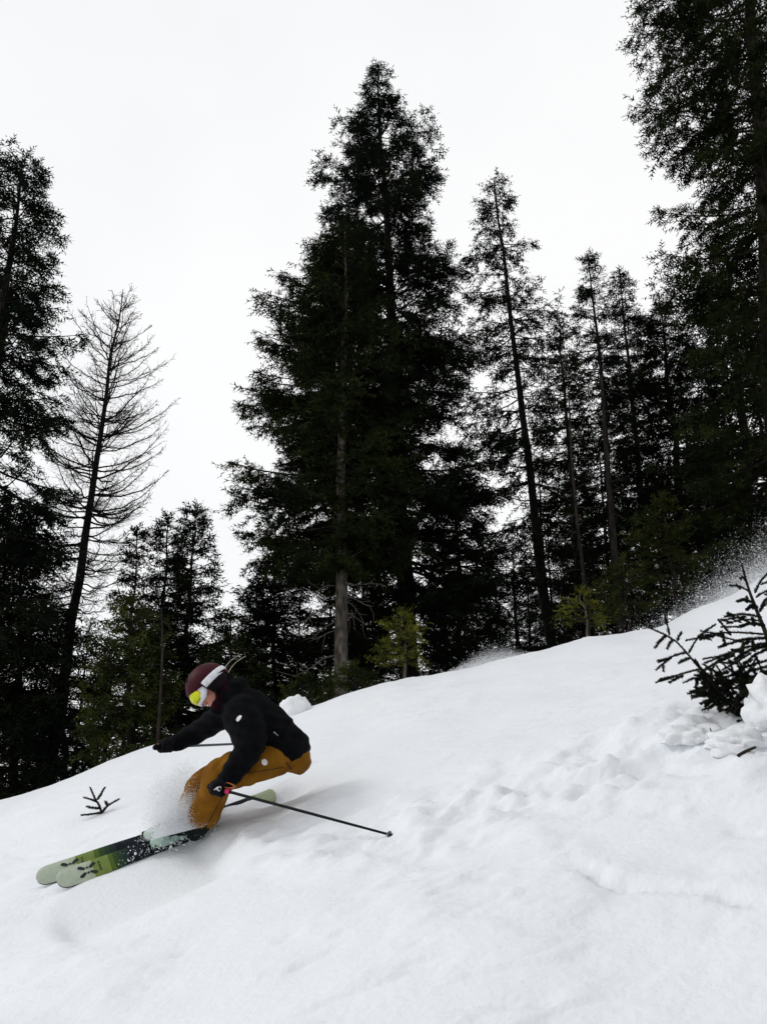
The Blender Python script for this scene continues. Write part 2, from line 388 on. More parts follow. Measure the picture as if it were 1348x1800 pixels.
def build_ground():
    xs = np.concatenate([-np.geomspace(150, 5.7, 26), np.arange(-5.6, 6.2, .030), np.geomspace(6.3, 150, 26)])
    ys = [1.6]
    while ys[-1] < 11: ys.append(ys[-1] + max(.011, .0046 * ys[-1]))
    ys = np.concatenate([-np.geomspace(40, .5, 10), [0, .5, 1.0, 1.3], ys, np.geomspace(11.3, 220, 34)])
    X, Y = np.meshgrid(xs, ys); Z = HT(X, Y)
    R = np.random.default_rng(77)                      # crumbs of broken crust
    spots = []
    for pts, dep in CRK:
        for _ in range(int(8 + 260 * dep)):
            k = R.integers(len(pts) - 1); f = R.random(); c = np.array(pts[k][:2]) * (1 - f) + np.array(pts[k + 1][:2]) * f + R.normal(0, .10, 2); spots.append((c, R.uniform(.012, .034)))
    for _ in range(260):
        k = R.integers(2, len(TRACK) - 1); f = R.random(); c = np.array(TRACK[k][:2]) * (1 - f) + np.array(TRACK[k + 1][:2]) * f + R.normal(0, .26, 2); spots.append((c, R.uniform(.015, .05)))
    for _ in range(170): spots.append((np.array([R.uniform(-3, 3.2), R.uniform(2.4, 5.2)]), R.uniform(.010, .022)))
    for c, r_ in spots:
        i0, i1 = np.searchsorted(xs, [c[0] - 3 * r_, c[0] + 3 * r_]); j0, j1 = np.searchsorted(ys, [c[1] - 3 * r_, c[1] + 3 * r_])
        if i1 > i0 and j1 > j0:
            q = np.hypot(X[j0:j1, i0:i1] - c[0], Y[j0:j1, i0:i1] - c[1]); Z[j0:j1, i0:i1] += r_ * R.uniform(.15, .5) * R.choice([1, 1, -.8]) * np.exp(-(q / r_) ** 2)
    nx = len(xs); ny = len(ys)
    V = np.stack([X, Y, Z], -1).reshape(-1, 3)
    i = (np.arange(ny - 1)[:, None] * nx + np.arange(nx - 1)[None]).ravel()
    F = np.stack([i, i + 1, i + nx + 1, i + nx], 1)
    o = link('ground', np_mesh('ground', V, F, True), M['snow']); tag(o, 'tracked white snow slope falling away to the left', 'snow', kind='structure')
    return o
build_ground()

def lump(name, c, r3, seed, label, group=None, amp=.22):
    bm = bmesh.new(); bmesh.ops.create_icosphere(bm, subdivisions=4, radius=1)
    for v in bm.verts:
        n_ = mnoise.fractal(v.co * 2.1 + Vector((seed, 0, 0)), .8, 2, 5) * amp * 1.5
        v.co = Vector((v.co.x * r3[0], v.co.y * r3[1], v.co.z * r3[2])) * (1 + n_)
    for f in bm.faces: f.smooth = True
    me = bpy.data.meshes.new(name); bm.to_mesh(me); bm.free()
    o = link(name, me, M['snow_lump'], loc=c); return tag(o, label, 'snow', group)
# ---------------------------------------------------------------- trees
def perp(d):
    r = np.where(np.abs(d[:, 2:3]) < .9, np.array([[0, 0, 1.0]]), np.array([[1.0, 0, 0]]))
    s = nrm(np.cross(d, r)); return s, np.cross(s, d)

def barbs(P, D, L, Wd, K, R, flat=.7):
    """needle sprays: K little triangles along each shoot plus one at its tip"""
    n = len(P); s, t = perp(D)
    out = []
    for k in range(K + 1):
        th = (k % 2) * math.pi + R.normal(0, flat, n)
        side = s * np.cos(th)[:, None] + t * np.sin(th)[:, None]
        f = (k + .1 + .5 * R.random(n)) / (K + .6)
        b = P + D * (L * f)[:, None]
        if k == K: out_d = D + side * .25; ln = L * .30
        else: out_d = D * (.55 + .3 * R.random(n))[:, None] + side; ln = Wd * (.7 + .6 * R.random(n)) * (1.1 - .35 * f)
        out_d = nrm(out_d); bw = (L / K * .44 + .003)[:, None]
        axis = D if k < K else s
        w_ = bw if k < K else bw * .5
        out.append(np.stack([b - axis * w_, b + axis * w_, b + out_d * ln[:, None]], 1))
    return np.concatenate(out).reshape(-1, 3)

def rot_about(v, k, a):
    c, s = np.cos(a)[:, None], np.sin(a)[:, None]
    return v * c + np.cross(k, v) * s + k * (np.sum(k * v, 1)[:, None]) * (1 - c)

def crown(R, hts, axis_fn, len_fn, slope_fn, dens=1.0, shoot=.13, wid=.05, K=5, twig=.5, az=None, hang=.35, bare=.12, clump=1.0):
    """returns (foliage triangles, branch wood Geo). hts: branch root heights; axis_fn(h)->xyz; len_fn(h,phi)->length"""
    n = len(hts)
    phi = R.random(n) * 2 * math.pi if az is None else az
    s0, s1 = slope_fn(hts); s0 = s0 + R.normal(0, .10, n); s1 = s1 + R.normal(0, .08, n)
    L = len_fn(hts, phi, s0 + s1 * .8) * np.clip(R.normal(.95, .13, n), .5, 1.15)
    keep = L > .06; hts, phi, L, s0, s1 = hts[keep], phi[keep], L[keep], s0[keep], s1[keep]; n = len(hts)
    O = axis_fn(hts)
    dirh = np.stack([np.cos(phi), np.sin(phi), np.zeros(n)], 1); lat = np.stack([-np.sin(phi), np.cos(phi), np.zeros(n)], 1)
    bend = R.normal(0, .12, n)
    def bp(i, t):
        return O[i] + dirh[i] * (L[i] * t)[:, None] + lat[i] * (L[i] * bend[i] * t * t)[:, None] + np.array([0, 0, 1.0]) * (L[i] * (s0[i] * t + s1[i] * t * t))[:, None]
    def bt(i, t):
        return nrm(dirh[i] + lat[i] * (2 * bend[i] * t)[:, None] + np.array([0, 0, 1.0]) * (s0[i] + 2 * s1[i] * t)[:, None])
    wood = Geo()
    for i in range(n):
        tt = np.linspace(0, 1, 5); ii = np.full(5, i)
        r0 = .008 + .011 * L[i]
        tube(wood, bp(ii, tt), [r0, r0 * .8, r0 * .6, r0 * .4, r0 * .15], n=4, cap=False)
    # secondary twigs
    n2 = np.maximum(3, (L * 13 * dens + 2).astype(int)); i2 = np.repeat(np.arange(n), n2)
    t2 = bare + (1 - bare) * R.random(len(i2)) ** .68
    tan = bt(i2, t2); up = np.tile([0, 0, 1.0], (len(i2), 1)); kax = nrm(np.cross(np.cross(tan, up), tan))
    sgn = np.where(R.random(len(i2)) < .5, 1, -1); ang = sgn * (.55 + .55 * R.random(len(i2)))
    d2 = rot_about(tan, kax, ang); d2[:, 2] += R.normal(-hang * .75, .20, len(i2)); d2 = nrm(d2)
    l2 = (.10 + twig * L[i2] * (1.05 - t2) * (.55 + .45 * np.minimum(t2 * 3, 1))) * (.6 + .7 * R.random(len(i2)))
    l2 = np.minimum(l2, .75)
    p2 = bp(i2, t2)
    # shoots on the twigs
    n3 = np.maximum(2, (l2 / .062 * dens * clump).astype(int)); i3 = np.repeat(np.arange(len(i2)), n3)
    t3 = R.random(len(i3)) ** .85
    p3 = p2[i3] + d2[i3] * (l2[i3] * t3)[:, None]; p3[:, 2] -= hang * .5 * l2[i3] * t3 * t3
    s, t_ = perp(d2[i3]); a3 = R.random(len(i3)) * 2 * math.pi
    d3 = nrm(d2[i3] * (.55 + .3 * R.random(len(i3)))[:, None] + (s * np.cos(a3)[:, None] + t_ * np.sin(a3)[:, None] * .5) * .75 - np.array([0, 0, hang * .55]))
    l3 = shoot * (.6 + .8 * R.random(len(i3)))
    tri = barbs(p3, d3, l3, np.full(len(i3), wid), K, R)
    # twig wood as slim slivers
    s, t_ = perp(d2); w_ = (.004 + .006 * l2)[:, None]; tipz = p2 + d2 * l2[:, None]; tipz[:, 2] -= hang * .5 * l2
    sl = np.concatenate([np.stack([p2 - s * w_, p2 + s * w_, tipz], 1), np.stack([p2 - t_ * w_, p2 + t_ * w_, tipz], 1)]).reshape(-1, 3)
    return np.concatenate([tri, sl]), wood

def tri_mesh(name, T):
    return np_mesh(name, T, np.arange(len(T)).reshape(-1, 3))

def trunk_geo(base, top, r0, r1, R, seg=14, n=10, wob=.02):
    g = Geo(); t = np.linspace(0, 1, seg)
    P = base[None] * (1 - t)[:, None] + top[None] * t[:, None]
    P[1:-1, 0] += R.normal(0, wob, seg - 2); P[1:-1, 1] += R.normal(0, wob, seg - 2)
    rr = r0 * (1 - t) ** .9 + r1; rr[0] *= 1.25
    tube(g, P, list(rr), n=n, k=2); return g, P

TREES = []
def spruce(label, base, top, Y, outline, r0, seed, needle='needle', bark='bark', n_br=130, dens=1.0, shoot=.13, wid=.05, K=5,
           crown_v=None, slope=(.55, -.25), name='spruce_tree', group=None, twig=.5, hang=.35, cat='tree', irregular=.25, r1=.008, bare=.12, clump=1.0):
    """base/top: photo pixels of the trunk line on the vertical plane y = Y; outline: (v, u_left, u_right)"""
    R = np.random.default_rng(seed); n_br = int(n_br * 1.15); dens *= 1.0; shoot *= 1.26; wid *= 1.72
    pb = W(*base, Y); pt = W(*top, Y)
    gz = float(HT(pb[0], Y))
    k = (gz - .25 - pt[2]) / (pb[2] - pt[2]); foot = pt + (pb - pt) * k
    root = empty(name, (foot[0], Y, gz))
    def axis(h): return foot[None] + (pt - foot)[None] * h[:, None]
    ov = sorted(outline); hz, hl, hr = [], [], []
    for v, ul, ur in ov:
        a = W(ul, v, Y); b = W(ur, v, Y); zz = (a[2] + b[2]) / 2; hh = (zz - foot[2]) / (pt[2] - foot[2]); cx = foot[0] + (pt[0] - foot[0]) * hh
        hz.append(hh); hl.append(max(cx - a[0], .03)); hr.append(max(b[0] - cx, .03))
    hz, hl, hr = map(np.array, (hz, hl, hr)); o = np.argsort(hz); hz, hl, hr = hz[o], hl[o], hr[o]
    hgt = pt[2] - foot[2]
    lo = hz[0] if crown_v is None else (W(base[0], crown_v, Y)[2] - foot[2]) / hgt
    def ln(h, phi, sl_):
        # the outline holds at the height of the branch tip, above or below its root
        c = np.cos(phi); w_ = np.full(len(h), .5)
        for _ in range(4):
            h_t = np.clip(h + sl_ * w_ / hgt, hz[0], 1.0)
            l_, r_ = np.interp(h_t, hz, hl), np.interp(h_t, hz, hr)
            wn = np.where(c > 0, r_ * c * c + (l_ + r_) / 2 * (1 - c * c), l_ * c * c + (l_ + r_) / 2 * (1 - c * c)); w_ = (w_ + wn) / 2
        lump_ = 1 + np.minimum(irregular * 2.9 * gnoise(phi * 1.4 + seed, h * hgt * 1.15 + seed * 3.7), .08)
        return w_ * lump_
    nw = max(5, n_br // 6); whorl = ((np.arange(nw) + R.uniform(.25, .75, nw)) / nw) ** .92; hts = np.repeat(whorl, 6)
    hts = lo + (1 - lo) * np.clip(hts + R.normal(0, .0045, len(hts)), 0, .992)
    def sl(h):
        q = np.clip((h - lo) / (1 - lo), 0, 1)
        return slope[1] - .12 + (slope[0] - slope[1] + .12) * q ** 1.9, .26 * (1 - q) + .08
    T, wood = crown(R, hts, axis, ln, sl, dens, shoot, wid, K, twig, hang=hang, bare=bare, clump=clump)
    # leader tuft
    nt_ = 14; P = axis(1 - R.random(nt_) * .03); ph = R.random(nt_) * 6.28
    D = nrm(np.stack([np.cos(ph) * .7, np.sin(ph) * .7, .9 + 0 * ph], 1)); T = np.concatenate([T, barbs(P, D, np.full(nt_, shoot * 1.2), np.full(nt_, wid), K, R)])
    off = np.array([foot[0], Y, gz])
    g, _ = trunk_geo(foot, pt, r0, r1, R); link('trunk', g.mesh('trunk', True, off), M[bark], root)
    link('crown', tri_mesh('crown', T - off), M[needle], root)
    if wood.n: tag(link('branches', wood.mesh('branches', True, off), M['bark' if bark == 'bark_pale' else bark], root), kind='stuff')
    TREES.append(len(T) // 3)
    return tag(root, label, cat, group)

def cone(top, widths):
    """outline from apex pixel and list of (dv, left, right)"""
    return [(top[1] + dv, top[0] - l + s, top[0] + r + s) for dv, l, r, s in widths]

# the tall tree on the left edge
spruce('tall dark spruce with drooping boughs left of the bare larch', (-95, 1420), (40, 282), 12.0,
       [(282, 0, 62), (300, -30, 76), (330, -40, 84), (372, -45, 110), (420, -70, 96), (470, -85, 122), (530, -100, 106), (590, -120, 138), (640, -130, 124), (655, -140, 152), (720, -170, 112), (800, -190, 128), (880, -200, 140), (960, -220, 128), (1060, -240, 125), (1150, -250, 118), (1330, -250, 95)],
       .20, 11, 'needle_dark', 'bark_dark', n_br=215, dens=1.05, K=5, slope=(.4, -.35), hang=.5, irregular=.28)
# the tall pair in the middle
spruce('tallest dark spruce behind the grey trunk in the middle of the forest edge', (722, 1240), (664, 116), 15.0,
       [(116, 660, 670), (150, 646, 688), (185, 628, 695), (215, 618, 716), (232, 600, 745), (275, 578, 776), (300, 592, 760), (335, 540, 772), (365, 585, 784), (405, 545, 770), (432, 556, 815), (470, 545, 775), (520, 500, 815), (560, 480, 812), (650, 480, 858), (700, 470, 848), (760, 470, 875), (870, 470, 892), (900, 470, 872), (960, 470, 918), (1080, 480, 905), (1180, 500, 870)],
       .20, 23, 'needle_dark', 'bark_dark', n_br=255, dens=1.08, shoot=.135, wid=.052, K=5, slope=(.5, -.25), twig=.55, irregular=.28)
front = spruce('spruce with bare grey lower trunk and dead branches before the tallest spruce', (596, 1240), (607, 385), 13.0,
       [(385, 596, 620), (430, 560, 645), (490, 500, 660), (530, 455, 685), (600, 442, 705), (650, 445, 715), (705, 408, 725), (750, 415, 735), (795, 372, 750), (840, 415, 760), (890, 402, 760), (945, 396, 750), (1000, 425, 735), (1045, 405, 715)],
       .125, 31, 'needle', 'bark_pale', n_br=195, dens=1.1, shoot=.125, wid=.048, K=5, crown_v=1010, slope=(.5, -.22), irregular=.28)
spruce('low broad spruce filling the gap left of the grey trunk', (485, 1300), (482, 985), 14.2,
       [(985, 478, 488), (1030, 440, 530), (1060, 418, 545), (1110, 420, 570), (1180, 405, 580), (1240, 400, 590)], .07, 41, 'needle_dark', 'bark_dark', n_br=110, dens=1.1, slope=(.5, -.2), irregular=.15)
spruce('bushy dark spruce right of the tallest tree behind the snow plume', (812, 1250), (800, 790), 16.0,
       [(790, 796, 804), (860, 755, 850), (960, 735, 892), (1040, 740, 890), (1130, 735, 885), (1200, 740, 870)], .08, 43, 'needle_dark', 'bark_dark', n_br=130, dens=1.1, slope=(.5, -.2), irregular=.15)
# right of the middle: the leaning thin one and its neighbours
spruce('thin leaning spruce with open crown and long dark trunk', (966, 1130), (868, 316), 17.0,
       [(316, 858, 880), (332, 834, 912), (375, 852, 888), (395, 838, 900), (428, 812, 948), (455, 840, 905), (480, 808, 920), (540, 835, 985), (600, 798, 972), (640, 830, 950), (700, 800, 962), (800, 828, 985), (900, 858, 1000), (1000, 878, 1015), (1080, 890, 1020)],
       .12, 53, 'needle_dark', 'bark_dark', n_br=170, dens=.85, shoot=.135, wid=.052, K=4, slope=(.35, -.3), irregular=.3, hang=.5, r1=.014)
spruce('slender spruce with narrow spire between the leaning tree and the right edge', (1098, 1140), (1034, 448), 19.0,
       [(448, 1026, 1042), (485, 1018, 1052), (520, 1018, 1062), (560, 1010, 1062), (600, 985, 1075), (680, 980, 1110), (800, 985, 1120), (900, 1000, 1140), (1000, 1010, 1150)],
       .13, 59, 'needle_dark', 'bark_dark', n_br=160, dens=.95, shoot=.14, wid=.055, K=4, slope=(.45, -.25), irregular=.2)
spruce('second slender spire just right of the first, with a gap in its crown', (1150, 1120), (1088, 474), 20.5,
       [(474, 1082, 1094), (495, 1072, 1108), (535, 1070, 1112), (560, 1066, 1130), (620, 1060, 1130), (700, 1060, 1160), (820, 1070, 1190), (950, 1080, 1200)],
       .13, 61, 'needle_dark', 'bark_dark', n_br=155, dens=.95, shoot=.14, wid=.055, K=4, slope=(.45, -.25), irregular=.2)
spruce('short spindly spruce beside the leaning trunk', (1022, 1130), (984, 566), 18.0,
       [(566, 980, 988), (620, 962, 1004), (700, 940, 1020), (800, 935, 1040), (920, 940, 1050), (1030, 950, 1060)], .10, 67, 'needle', 'bark', n_br=125, dens=.95, shoot=.14, wid=.055, K=4, slope=(.4, -.25), irregular=.35)
spruce('dense black spruce wedged between the slender spires and the giant on the right', (1215, 1080), (1160, 535), 16.5,
       [(535, 1154, 1166), (580, 1112, 1200), (640, 1110, 1230), (760, 1105, 1260), (880, 1110, 1290), (1000, 1130, 1300)], .13, 71, 'needle_dark', 'bark_dark', n_br=150, dens=1.1, shoot=.14, wid=.058, K=5)
spruce('giant spruce on the right edge rising out of the frame', (1385, 1060), (1298, -330), 11.5,
       [(-330, 1290, 1306), (-200, 1215, 1390), (-60, 1140, 1430), (0, 1112, 1450), (60, 1098, 1460), (110, 1130, 1460), (190, 1122, 1470), (250, 1150, 1470), (310, 1148, 1480), (365, 1165, 1480), (400, 1132, 1490), (445, 1150, 1490), (480, 1140, 1490), (540, 1175, 1500), (620, 1190, 1500), (700, 1180, 1500), (800, 1190, 1510), (900, 1200, 1520), (980, 1220, 1520)],
       .22, 83, 'needle', 'bark', n_br=260, dens=1.1, shoot=.12, wid=.046, K=5, slope=(.4, -.35), irregular=.28)
spruce('broad shadowed spruce behind the right giant', (1330, 1050), (1275, 420), 15.0,
       [(420, 1268, 1282), (500, 1215, 1340), (620, 1190, 1370), (760, 1180, 1400), (900, 1185, 1420), (1000, 1190, 1420)], .15, 89, 'needle_dark', 'bark_dark', n_br=150, dens=1.0, shoot=.14, wid=.058, K=4)
# the cluster below the larch
spruce('small pointed spruce, tallest of the cluster right of the larch', (316, 1320), (343, 896), 13.0,
       [(896, 339, 347), (940, 322, 364), (985, 312, 380), (1040, 300, 384), (1100, 292, 398), (1180, 280, 415), (1280, 270, 420)], .06, 97, 'needle_dark', 'bark_dark', n_br=130, dens=1.1, slope=(.7, -.1), irregular=.08, hang=.2)
spruce('small spruce just left of the tallest of the cluster', (268, 1320), (297, 912), 13.7,
       [(912, 293, 301), (945, 278, 312), (990, 270, 322), (1060, 258, 330), (1150, 240, 340), (1280, 230, 350)], .06, 101, 'needle_dark', 'bark_dark', n_br=120, dens=1.1, slope=(.7, -.1), irregular=.08, hang=.2)
spruce('thin young spruce with sparse top beside the larch trunk', (218, 1330), (241, 932), 14.3,
       [(932, 238, 244), (975, 224, 258), (1030, 212, 272), (1100, 195, 280), (1200, 180, 290), (1290, 170, 290)], .05, 103, 'needle', 'bark_dark', n_br=90, dens=.95, slope=(.65, -.1), irregular=.15, hang=.2)
spruce('greener bushy young spruce under the larch', (228, 1370), (232, 1055), 11.4,
       [(1055, 228, 236), (1090, 190, 280), (1140, 165, 300), (1220, 150, 310), (1330, 150, 315)], .05, 107, 'needle_green', 'bark_dark', n_br=85, dens=.95, slope=(.5, -.15))
spruce('dark bushy spruce at the left edge below the tall drooping spruce', (20, 1450), (42, 930), 12.6,
       [(930, 38, 46), (980, 5, 85), (1060, -25, 105), (1160, -40, 120), (1280, -50, 125), (1400, -60, 120)], .08, 109, 'needle', 'bark_dark', n_br=110, dens=1.0)
spruce('low dark spruce at the foot of the larch trunk', (108, 1410), (122, 1085), 12.2,
       [(1085, 118, 126), (1130, 85, 165), (1200, 65, 190), (1290, 55, 205), (1390, 50, 215)], .05, 113, 'needle_dark', 'bark_dark', n_br=90, dens=1.05)
spruce('low spruce behind the skier, its boughs over the crest', (408, 1320), (405, 1085), 12.4,
       [(1085, 401, 409), (1120, 380, 440), (1170, 360, 455), (1230, 345, 465), (1290, 340, 470)], .05, 127, 'needle', 'bark_dark', n_br=70, dens=1.0)
# young green firs on the crest
spruce('small yellow-green young fir in front of the tallest spruce', (716, 1205), (706, 1080), 10.9,
       [(1080, 702, 712), (1098, 672, 752), (1112, 662, 740), (1130, 650, 722), (1150, 632, 735), (1168, 645, 765), (1180, 690, 740)], .028, 131, 'needle_lime', 'bark_pale', n_br=46, dens=.85, shoot=.09, wid=.024, K=5, name='young_fir', slope=(.5, .0), hang=.15, crown_v=1172, irregular=.3)
spruce('tiny bright yellow-green fir below the leaning trunk', (1036, 1135), (1020, 1040), 11.2,
       [(1040, 1016, 1026), (1060, 985, 1040), (1085, 975, 1040), (1108, 965, 1068)], .018, 137, 'needle_lime', 'bark_pale', n_br=30, dens=.8, shoot=.09, wid=.024, K=5, name='young_fir', slope=(.4, 0), hang=.15)
spruce('spreading green young fir left of the snow spray on the crest', (1190, 1075), (1166, 872), 12.0,
       [(872, 1162, 1170), (900, 1130, 1205), (930, 1105, 1240), (960, 1110, 1240), (1000, 1085, 1230), (1040, 1090, 1220)], .04, 139, 'needle_green', 'bark', n_br=60, dens=1.0, shoot=.10, wid=.035, K=5, name='young_fir', slope=(.4, -.1), hang=.2)
spruce('drooping olive fir between the tiny bright fir and the spray', (1105, 1110), (1092, 985), 11.6,
       [(985, 1088, 1096), (1010, 1060, 1120), (1040, 1040, 1135), (1080, 1045, 1140)], .03, 149, 'needle_green', 'bark', n_br=40, dens=1.0, shoot=.10, wid=.034, K=5, name='young_fir', slope=(.4, -.1), hang=.2)
spruce('low green seedlings thicket at the foot of the grey trunk', (640, 1230), (622, 1172), 10.6,
       [(1172, 618, 628), (1190, 575, 660), (1215, 560, 690)], .02, 151, 'needle_green', 'bark', n_br=36, dens=1.1, shoot=.08, wid=.028, K=5, name='young_fir', slope=(.4, 0), hang=.15)
spruce('stubby green seedling on the crest left of the grey trunk', (545, 1255), (540, 1195), 10.6,
       [(1195, 536, 544), (1215, 500, 575), (1240, 490, 585)], .02, 157, 'needle_green', 'bark', n_br=32, dens=1.1, shoot=.08, wid=.028, K=5, name='young_fir', slope=(.4, 0), hang=.15)

# the far row: two shapes, shared meshes
def far_proto(seed):
    R = np.random.default_rng(seed)
    n_br = 100; hts = .06 + .93 * np.sort(R.random(n_br) ** .9)
    def axis(h): return np.stack([0 * h, 0 * h, h * 10], 1)
    def ln(h, phi, sl_): return (1 - h) ** .75 * 2.1 * (1 + .3 * gnoise(phi * 1.3, h * 8 + seed)) + .06
    def sl(h): return -.25 + .75 * h, .22 * (1 - h) + .08
    T, wood = crown(R, hts, axis, ln, sl, .8, .19, .08, 4, .55)
    g, _ = trunk_geo(np.array([0, 0, -.4]), np.array([0, 0, 10.]), .13, .01, R)
    return g.mesh('trunk'), tri_mesh('crown', T), wood.mesh('branches')
PRO = [far_proto(s) for s in (201, 207, 211)]
FAR = [(945, 800, 20), (1000, 760, 21), (1065, 860, 17), (900, 940, 19), (1030, 960, 16), (985, 1000, 15.5), (860, 1010, 18), (1130, 860, 18), (-40, 900, 18), (25, 985, 19), (85, 1040, 21), (160, 1085, 20), (205, 1120, 18), (255, 1060, 24), (380, 1130, 20), (430, 1110, 22), (470, 1080, 19), (530, 1010, 24), (585, 960, 23), (640, 900, 26), (780, 930, 22), (838, 1060, 20), (885, 1075, 23), (925, 990, 22), (960, 900, 25),
       (1000, 850, 24), (1050, 760, 24), (1110, 700, 25), (1190, 640, 22), (1235, 610, 26), (1310, 560, 22), (1360, 600, 20), (1150, 900, 18), (1230, 860, 17), (1080, 980, 17), (1300, 840, 18), (905, 1090, 18), (560, 1090, 18), (330, 1120, 18), (120, 1150, 17)]
for i, (u, v, Y) in enumerate(FAR):
    p = W(u, v, Y); x = p[0]; gz = float(HT(x, Y)); s = (p[2] - gz) / 10.0
    tm, cm, wm = PRO[i % 3]
    root = empty('spruce_tree', (x, Y, gz)); sx = s * (1.15 if s < .6 else .85); root.scale = (sx, sx, s); root.rotation_euler = (0, 0, i * 2.1)
    link('trunk', tm, M['bark_dark'], root); link('crown', cm, M['needle_dark'], root); tag(link('branches', wm, M['bark_dark'], root), kind='stuff')
    zone = [z for lim, z in ((140, 'behind the tall drooping spruce'), (460, 'behind the small cluster beside the larch'), (700, 'behind the grey trunk'), (945, 'between the tallest spruce and the leaning one'), (1130, 'behind the slender spires'), (9999, 'behind the giant spruce')) if u < lim][0]
    tag(root, 'dark spruce deep in the forest, ' + zone, 'tree', 'far spruces ' + zone)

# ---- the bare larch
def larch():
    R = np.random.default_rng(301); Y = 14.0; pb = W(112, 1200, Y); pt = W(217, 508, Y); gz = float(HT(pb[0], Y))
    k = (gz - .25 - pt[2]) / (pb[2] - pt[2]); foot = pt + (pb - pt) * k; off = np.array([foot[0], Y, gz])
    root = empty('larch_tree', off); g, _ = trunk_geo(foot, pt, .125, .006, R, seg=16, wob=.015)
    link('trunk', g.mesh('trunk', True, off), M['bark_dark'], root)
    n = 185; v = 520 + 560 * np.sort(R.random(n) ** .85); hw = np.interp(v, [520, 600, 700, 800, 900, 1000, 1080], [.14, .70, 1.08, 1.28, 1.32, 1.1, .75])
    wood = Geo(); sl = []
    zt = np.array([W(150, a, Y)[2] for a in v]); h = (zt - foot[2]) / (pt[2] - foot[2]); O = foot[None] + (pt - foot)[None] * h[:, None]
    for i in range(n):
        ph = R.random() * 6.283; L = hw[i] * (.7 + .45 * R.random()); q = (v[i] - 520) / 560
        s0 = .75 * (1 - q) ** 1.2 - .55 * q + R.normal(0, .08); s1 = .25 + .45 * q + R.normal(0, .06)
        t = np.linspace(0, 1, 9); d = np.array([math.cos(ph), math.sin(ph), 0]); lt = np.array([-d[1], d[0], 0]); b = R.normal(0, .12)
        P = O[i] + d * (L * t)[:, None] + lt * (L * b * t * t)[:, None] + np.array([0, 0, 1.]) * (L * (s0 * t + s1 * t ** 2.2))[:, None]
        P[1:] += R.normal(0, .012, (8, 3))
        r0 = .005 + .0085 * L * (.5 + .8 * R.random())
        tube(wood, P, list(r0 * (1 - t) ** .8 + .0022), n=5, k=2, cap=False)
        for j in range(int(6 + 26 * L)):
            tq = .2 + .8 * R.random(); k0 = min(int(tq * 8), 7); p = P[k0] + (P[k0 + 1] - P[k0]) * (tq * 8 - k0); td = nrm(P[k0 + 1] - P[k0])
            sd = 1 if R.random() < .5 else -1; dd = nrm(td * .8 + lt * sd * (.4 + .5 * R.random()) + np.array([0, 0, R.normal(-.15, .4)])); l = (.07 + .26 * (1 - tq) * L + .06 * R.random()) * (.6 + .8 * R.random())
            m_ = p + dd * l * .5 + R.normal(0, .012, 3); e = m_ + nrm(dd + np.array([0, 0, .3]) + R.normal(0, .3, 3)) * l * .5
            tube(wood, [p, m_, e], [.0036, .0026, .0012], n=3, cap=False)
            for _ in range(2):   # short spur knobs
                f = R.random(); c = p + (e - p) * f; dk = nrm(R.normal(0, 1, 3)); sl.append(np.stack([c - td * .008, c + td * .008, c + dk * .028]))
    br = tag(link('branches', wood.mesh('branches', True, off), M['bark_dark'], root), kind='stuff')
    link('spur_shoots', tri_mesh('spur_shoots', np.concatenate(sl) - off), M['bark_dark'], br)['kind'] = 'stuff'
    tag(root, 'bare leafless larch with upswept thin branches and straight dark trunk', 'tree')
larch()

# ---- dead branches on the grey trunk (children of it)
def dead_branch(parent, pts, Y, r, seed, mat='dead_wood', sub=4):
    R = np.random.default_rng(seed); g = Geo()
    P = np.array([W(u, v, Y + dy) for u, v, dy in pts]); n = len(P)
    tube(g, P, list(np.linspace(r, r * .25, n)), n=5, k=4)
    C = catmull(P, 6)
    for _ in range(sub):
        i = R.integers(len(C) // 3, len(C) - 1); d = nrm(nrm(C[i] - C[i - 1]) + R.normal(0, .5, 3)); l = .12 + .25 * R.random()
        tube(g, [C[i], C[i] + d * l * .5 + R.normal(0, .02, 3), C[i] + d * l], [r * .4, r * .3, r * .12], n=4)
    off = np.array(parent.location) if parent else P[0]
    o = link('dead_branch', g.mesh('dead_branch', True, off), M[mat], parent)
    if not parent: o.location = off
    return o
for i, (pts, r) in enumerate([
    (((602, 1020, 0), (618, 1028, -.2), (650, 1026, -.4), (672, 1027, -.5)), .016), (((590, 1030, 0), (572, 1030, -.2), (556, 1040, -.3)), .012),
    (((590, 1062, 0), (565, 1072, -.2), (540, 1088, -.4), (522, 1102, -.5)), .014), (((590, 1092, 0), (570, 1104, -.2), (548, 1122, -.4)), .012),
    (((590, 1108, 0), (575, 1113, -.2), (555, 1125, -.3)), .011), (((590, 1152, 0), (568, 1158, -.2), (545, 1175, -.4), (515, 1190, -.6)), .015),
    (((602, 1048, 0), (622, 1052, -.3), (640, 1062, -.5), (655, 1066, -.6)), .013), (((603, 1072, 0), (620, 1082, -.3), (645, 1100, -.5)), .012),
    (((604, 985, 0), (625, 975, -.3), (648, 960, -.4)), .011), (((603, 1056, 0), (618, 1062, -.4), (632, 1080, -.6), (640, 1096, -.7)), .010),
    (((592, 1000, 0), (570, 985, -.3), (548, 978, -.5)), .010), (((604, 930, 0), (590, 925, -.3), (540, 932, -.6)), .010)]):
    dead_branch(front, pts, 13.0, r, 400 + i)

